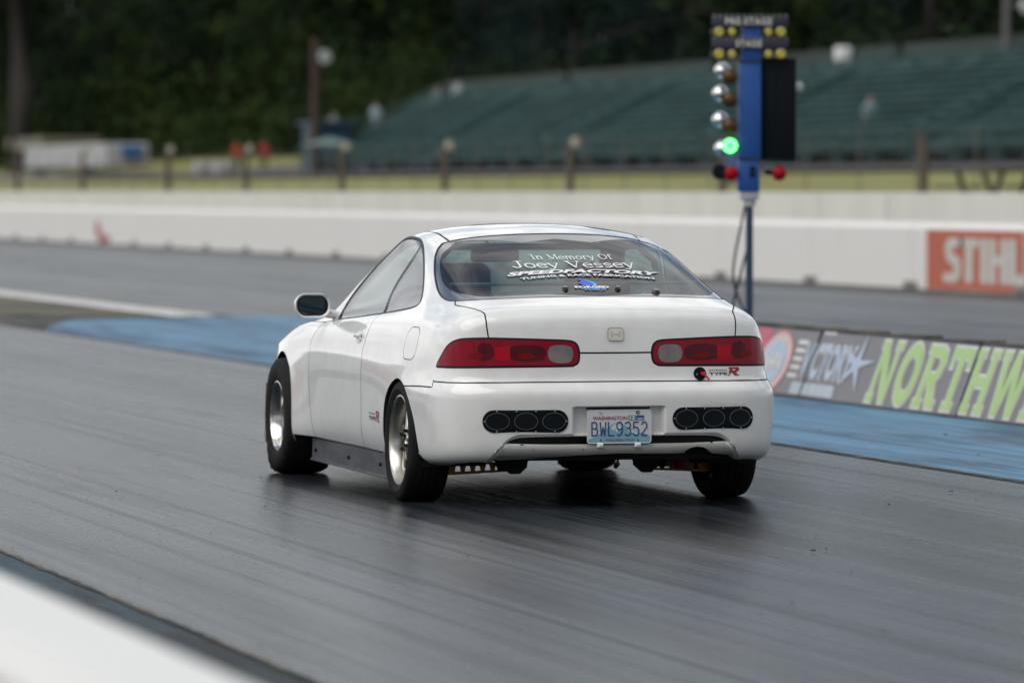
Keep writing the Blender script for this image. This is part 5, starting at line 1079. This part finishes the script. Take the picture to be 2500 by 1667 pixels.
person((47.6,221.5,3.4), R(190), (.22,.28,.34), (.08,.10,.13), 'person in grey blue clothes on the stands left of the pale figure')
person((50.6,209.3,4.7), R(190), (.45,.52,.52), (.25,.30,.30), 'person in white standing near the top row of the middle stand')
person((50.2,211.5,4.5), R(180), (.16,.22,.22), (.05,.08,.09), 'person in dull green sitting below the figure in white', sit=True)
for k, (x,y,z,c_) in enumerate(((47,139.2,2.8,(.20,.29,.31)),(48.5,121,3.6,(.12,.17,.22)),(46.5,147,2.7,(.10,.20,.19)))): person((x,y,z), R(185), c_, tuple(q*.6 for q in c_), ['person in pale grey sitting low on the right-hand stand','person in slate blue sitting in the right-edge stand','person in green sitting low in the stand right of the light tower'][k], sit=True)
for k,(x,y) in enumerate(((43,224.0),(42.6,217.0))):
    o = MB().box((0,0,.42),(.9,1.3,.75),bev=.15).obj('ice_chest', mat('pale_chest',(.35,.33,.33),.6), auto=30); o.location = (x,y+6,gzat(x,y)); tag(o, ['whitish cooler box on the path beneath the orange shirt','whitish cooler box on the path under the brown pole'][k], 'cooler')

# ---------------------------------------------------------------- starting light tower
tw = thing('starting_light_tower', (5.22,14.35,0), 'blue starting light tower on a thin post with one green lamp lit', 'starting lights', rz=-R(14))
M_tb = noisy('tower_blue', (.012,.085,.34), (.015,.070,.28), ns=3, r1=.35, r2=.5); M_post = mat('dark_blue_post',(.015,.045,.085),.5); M_tblk = mat('tower_black',(.004,.007,.010),.6,spec=.15)
MB().cyl((0,0,0),(0,0,1.44),.028,n=14).box((0,0,.02),(.20,.20,.02)).obj('post', M_post, tw, auto=40)
MB().box((0,0,1.425),(.14,.11,.075),bev=.01).cyl((0,0,1.34),(0,0,1.40),.045,n=12).obj('post_collar', mat('collar_alloy',(.45,.47,.48),.5), tw, auto=40)
MB().box((-.008,0,1.575),(.163,.13,.25),bev=.006).box((0,0,2.065),(.168,.13,.73),bev=.006).box((0.01,0,2.56),(.145,.12,.27),bev=.006).obj('housing', M_tb, tw, auto=30)
MB().box((.0,-.068,1.70),(.172,.012,.022)).box((.0,-.068,2.43),(.172,.012,.02)).obj('joint_band', mat('band_dark',(.01,.03,.08),.5), tw)
MB().box((.218,.02,2.075),(.268,.05,.765),bev=.012).box((.200,-.008,2.075),(.004,.004,.60)).obj('screen_board', M_tblk, tw, auto=30)
MB().cyl((.02,-.066,1.62),(.02,-.080,1.62),.022,n=14).box((.02,-.068,1.575),(.045,.006,.03)).obj('sensor', M_tblk, tw, auto=40)
for z, s_ in ((2.729,'PRE-STAGE'),(2.563,'STAGE')):
    sg = MB().box((.0,-.075,z),(.575,.03,.075),bev=.004).obj('sign_board', mat('sign_dark',(.030,.032,.048),.5), tw, auto=30)
    wd_ = .350 if 'P' in s_[:1] else .195; v, f = fit(textmesh(s_, bold=.012, space=1.15), -wd_/2-.01, wd_/2-.01, 0, .050); h_ = .050; mobj('sign_lettering', [(a,-.0915,z-h_/2+b) for a,b in v], f, mat('sign_text',(.80,.77,.70),.6), sg)
    bk = MB(); [bk.cyl((x,-.06,z+.040),(x,-.06,z+.052),.009,n=8) for x in np.linspace(-.27,.27,13)]; bk.obj('sign_rivet', mat('rivet_grey',(.25,.27,.28),.5), sg)
    for x in (-.232,-.135,.140,.232):
        big = abs(x)>.2; bl_ = MB().lathe([(0,.0005),(-.012,.020),(-.006,.034),(.01,.038),(.05,.030),(.06,.0005)] if big else [(0,.0005),(-.010,.016),(-.004,.028),(.01,.031),(.04,.024),(.05,.0005)],20,'Y').obj('yellow_bulb', mat('bulb_yellow',(.50,.42,.012),.3,coat=.6), tw, auto=50); bl_.location = (x,-.075,z-.078)
    MB().box((-.26,-.03,z-.078),(.07,.04,.05),bev=.01).box((0,-.02,z-.078),(.52,.02,.03)).obj('bulb_rail', mat('rail_grey',(.06,.06,.06),.6), tw)
M_amb = mat('amber_lens_off',(.085,.038,.004),.3,coat=.3,spec=.2); M_shell = mat('chromed_shell',(.75,.74,.72),.12,metal=1.)
for i, z in enumerate((2.316,2.144,1.945,1.796)):
    x = -.150; lamp = MB().lathe([(0,.056),(.03,.060),(.07,.056),(.11,.040),(.125,.0005)],24,'Y').obj('lamp_housing', M_tblk, tw, auto=40); lamp.location = (x,-.08,z)
    MB().lathe([(-.028,.0005),(-.024,.024),(-.012,.045),(0,.054),(.002,.0005)],24,'Y').obj('lens', M_amb if i<3 else mat('green_lamp',(.02,.5,.05),.3,emit=(.03,1.,.10),es=2.6), lamp, auto=50)
    if i == 3:
        cl = MB(); [cl.lathe([(-.010,.0005),(-.007,.008),(0,.010)],8,'Y',(.040*math.cos(2*PI*k/8),-.024,.040*math.sin(2*PI*k/8))) for k in range(8)]; cl.obj('led_cluster', mat('green_led',(.1,.8,.2),.3,emit=(.25,1.,.32),es=3.5), lamp)
    bl_ = MB().lathe([(-.070,.0005),(-.065,.026),(-.045,.050),(-.015,.062),(.02,.060),(.06,.045),(.09,.0005)],28,'Y').obj('chromed_lamp', M_shell, tw, auto=60); bl_.location = (x-.068+(.012 if i in(0,3) else -.004),.03,z+(-.022 if i==3 else .045))
for x, bx_ in ((-.140,-.215),(.222,.12)):
    hd = MB().lathe([(0,.052),(.03,.056),(.10,.040),(.11,.0005)],24,'Y'); hd.cyl((0,.06,0),(bx_-x,.09,.01),.022,n=10); h_ = hd.obj('red_lamp', M_tblk, tw, auto=40); h_.location = (x,-.085,1.588)
    MB().lathe([(-.022,.0005),(-.018,.024),(-.008,.043),(.0,.050),(.002,.0005)],24,'Y').obj('lens', mat('red_lamp_lens',(.36,.002,.014),.4,spec=.15), h_, auto=50)
cl_ = MB().lathe([(0,.0005),(0,.055),(.03,.06),(.10,.0005)],20,'Y').obj('side_lamp', M_tblk, tw, auto=40); cl_.location = (-.225,-.02,1.60)
cb = MB().lathe([(-.03,.0005),(-.02,.034),(.02,.04),(.05,.0005)],20,'Y').obj('side_lamp', mat('lamp_grey',(.32,.36,.36),.4), tw, auto=50); cb.location = (.375,.03,2.24)
MB().tube(spl([(-.02,.03,1.40),(-.06,.04,1.2),(-.105,.04,.98),(-.12,.03,.80),(-.07,.02,.62),(.02,.02,.45)],step=5),.009).tube(spl([(.02,.04,1.38),(-.0,.05,1.1),(-.055,.04,.86),(-.12,.03,.60),(-.14,.02,.35)],step=5),.009).obj('cable', M_blk, tw, auto=60)

# ---------------------------------------------------------------- trees
M_bark = noisy('bark', (.038,.030,.026), (.022,.018,.016), scale=(1,1,.2), ns=4, r1=.9, r2=.95)
def leafmat(name, a, b_):
    m = noisy(name, a, b_, scale=(.25,.25,.25), ns=1.2, detail=5, r1=.8, r2=.9, lo=.40, hi=.62, spec=.05); return m
LM = [leafmat('leaf_dark',(.008,.018,.014),(.026,.048,.019)), leafmat('leaf_mid',(.012,.026,.013),(.044,.066,.020)), leafmat('leaf_blue',(.008,.018,.019),(.018,.038,.029))]
def tree(seed, H_, kind, lm, tr_=.45):
    r = np.random.default_rng(seed); t = bpy.data.objects.new(kind, None); COL.objects.link(t)
    mb = MB(); mb.tube([(0,0,-.5),(r.normal(0,.1),r.normal(0,.1),H_*.35),(r.normal(0,.25),r.normal(0,.25),H_*.7),(0,0,H_*.97)],tr_*.55,8)
    mb.cyl((0,0,-.5),(0,0,H_*.4),tr_,tr_*.6,n=10); C = []; con = kind == 'conifer'
    nb = 46 if con else 34
    for k in range(nb):
        f = (k+.5)/nb; z = H_*(.10+.86*f) if con else H_*(.14+.78*f**.9); a = k*2.399+r.normal(0,.3)
        L_ = (H_*.20*(1-f)**.75+.8)*r.uniform(.75,1.2) if con else H_*.24*math.sin(PI*min(.98,.18+.8*f))*r.uniform(.7,1.2)+.6
        dz_ = -L_*.22 if con else L_*.35; p0_ = Vector((0,0,z)); p1_ = p0_+Vector((L_*math.cos(a),L_*math.sin(a),dz_)); pm = (p0_+p1_)/2+Vector((0,0,.25))
        if k % 2 == 0: mb.tube([p0_,pm,p1_],.05+.05*(1-f),5)
        for q in range(int(7+L_*3)):
            s_ = r.uniform(.22,1.05); c_ = p0_.lerp(p1_,s_)+Vector(tuple(r.normal(0,.35+.22*s_,3)))*(.8 if con else 1.5); C.append(c_)
    mb.obj('trunk', M_bark, t, auto=50)
    vs, fs = [], []
    for c_ in C:
        for j in range(13):
            o = c_+Vector(tuple(r.normal(0,.34,3))); s_ = r.uniform(.10,.24); u = Vector(tuple(r.normal(0,1,3))).normalized(); w2 = u.orthogonal().normalized()*s_*(.5 if con else .8); u = u*s_; n = len(vs)
            vs += [o-u, o+w2, o+u*1.1, o-w2]; fs.append((n,n+1,n+2,n+3))
    mobj('crown', vs, fs, lm, t); return t
protos = [tree(1,27,'conifer',LM[0]), tree(2,24,'broadleaf_tree',LM[1]), tree(3,29,'conifer',LM[2],.5), tree(5,22,'broadleaf_tree',LM[0])]
spots = []
for y in np.arange(150,300,8.5): spots.append((77+rng.normal(0,1.6), y+rng.normal(0,1.6)))
for y in np.arange(146,300,10): spots.append((88+rng.normal(0,2), y+rng.normal(0,2)))
for y in np.arange(340,520,9): spots.append((96+rng.normal(0,2), y+rng.normal(0,2)))
for y in np.arange(138,345,8.5): spots.append((99+rng.normal(0,2), y+rng.normal(0,2)))
for k in range(15): f = k/14; spots.append((76-24*f+rng.normal(0,1.2), 300+118*f+rng.normal(0,2)))
for k in range(14): f = k/13; spots.append((86-24*f+rng.normal(0,1.5), 300+130*f+rng.normal(0,2)))
for k in range(10): f = k/9; spots.append((66-18*f+rng.normal(0,1), 320+90*f+rng.normal(0,2)))
kl = {'conifer':['tall dark conifer behind the','tall blue-green conifer behind the'],'broadleaf_tree':['bushy green tree behind the','dark broadleaf tree behind the']}
used = set()
for i, (x, y) in enumerate(spots):
    k = int(rng.integers(0,4)) if y < 300 else int(rng.choice([0,1,2,3],p=[.3,.3,.2,.2])); p = protos[k]; o = p if k not in used else copytree(p); used.add(k); o.location = (x,y,gzat(x,y)-.2); o.rotation_euler = (0,0,rng.uniform(0,6.28)); s_ = rng.uniform(.85,1.15); o.scale = (s_,s_,s_)
    nm = o.name.split('.')[0]; where = 'right-hand stands' if y < 190 else 'middle stands and lamp pole' if y < 300 else 'white trailer on the left'
    tag(o, kl[nm][(k//2)%2]+' '+where+(' in the back row' if (x>82 or (y>300 and x>72-24*(y-300)/118+8)) else ' at the edge of the wood'), 'tree', 'trees of the wood behind the track')
o = thing('bare_trunk_tree', (52,342,2.4), 'thick bare dark trunk standing before the wood at the far left', 'tree')
MB().tube([(0,0,-.5),(.2,0,6),(0,.2,14),(.3,0,24)],.80,14).obj('trunk', noisy('grey_bark',(.040,.034,.031),(.028,.024,.022),scale=(1,1,.2),ns=3,r1=.9,r2=.95), o, auto=60)  # this trunk has its own slightly greyer bark
vs, fs = [], []
for j in range(5200):
    z = rng.uniform(13,27); a = rng.uniform(0,6.28); rr = abs(rng.normal(0,2.4))+.5; o_ = Vector((rr*math.cos(a),rr*math.sin(a),z-rr*.2)); s_ = rng.uniform(.12,.28); u = Vector(tuple(rng.normal(0,1,3))).normalized(); w2 = u.orthogonal().normalized()*s_*.6; u = u*s_; n = len(vs); vs += [o_-u,o_+w2,o_+u,o_-w2]; fs.append((n,n+1,n+2,n+3))
mobj('crown', vs, fs, LM[2], o)
for i, y in enumerate(np.arange(150,300,5.5)):
    vs, fs = [], []
    if i == 0:
        for j in range(2600):
            p = Vector((rng.normal(0,1.6),rng.normal(0,2.2),abs(rng.normal(0,1.8)))); s_ = rng.uniform(.10,.22); u = Vector(tuple(rng.normal(0,1,3))).normalized(); w2 = u.orthogonal().normalized()*s_*.7; u = u*s_; n = len(vs); vs += [p-u,p+w2,p+u,p-w2]; fs.append((n,n+1,n+2,n+3))
        bush = mobj('bush', vs, fs, LM[1]); b = bush
    else: b = bush.copy(); COL.objects.link(b)
    b.location = (70+rng.normal(0,1),y,gzat(70,y)); b.rotation_euler = (0,0,rng.uniform(0,6)); tag(b, 'low dark bush at the foot of the wood behind the stands', 'bush', 'bushes at the foot of the wood')
for i in range(26):
    f = i/25; b = bush.copy(); COL.objects.link(b); b.location = (68-20*f+rng.normal(0,1),300+112*f,gzat(60,340)-.3); b.rotation_euler = (0,0,rng.uniform(0,6)); b.scale = (1.3,1.3,rng.uniform(1,1.9)); tag(b, 'low dark bush at the foot of the wood behind the trailer', 'bush', 'bushes at the foot of the wood')
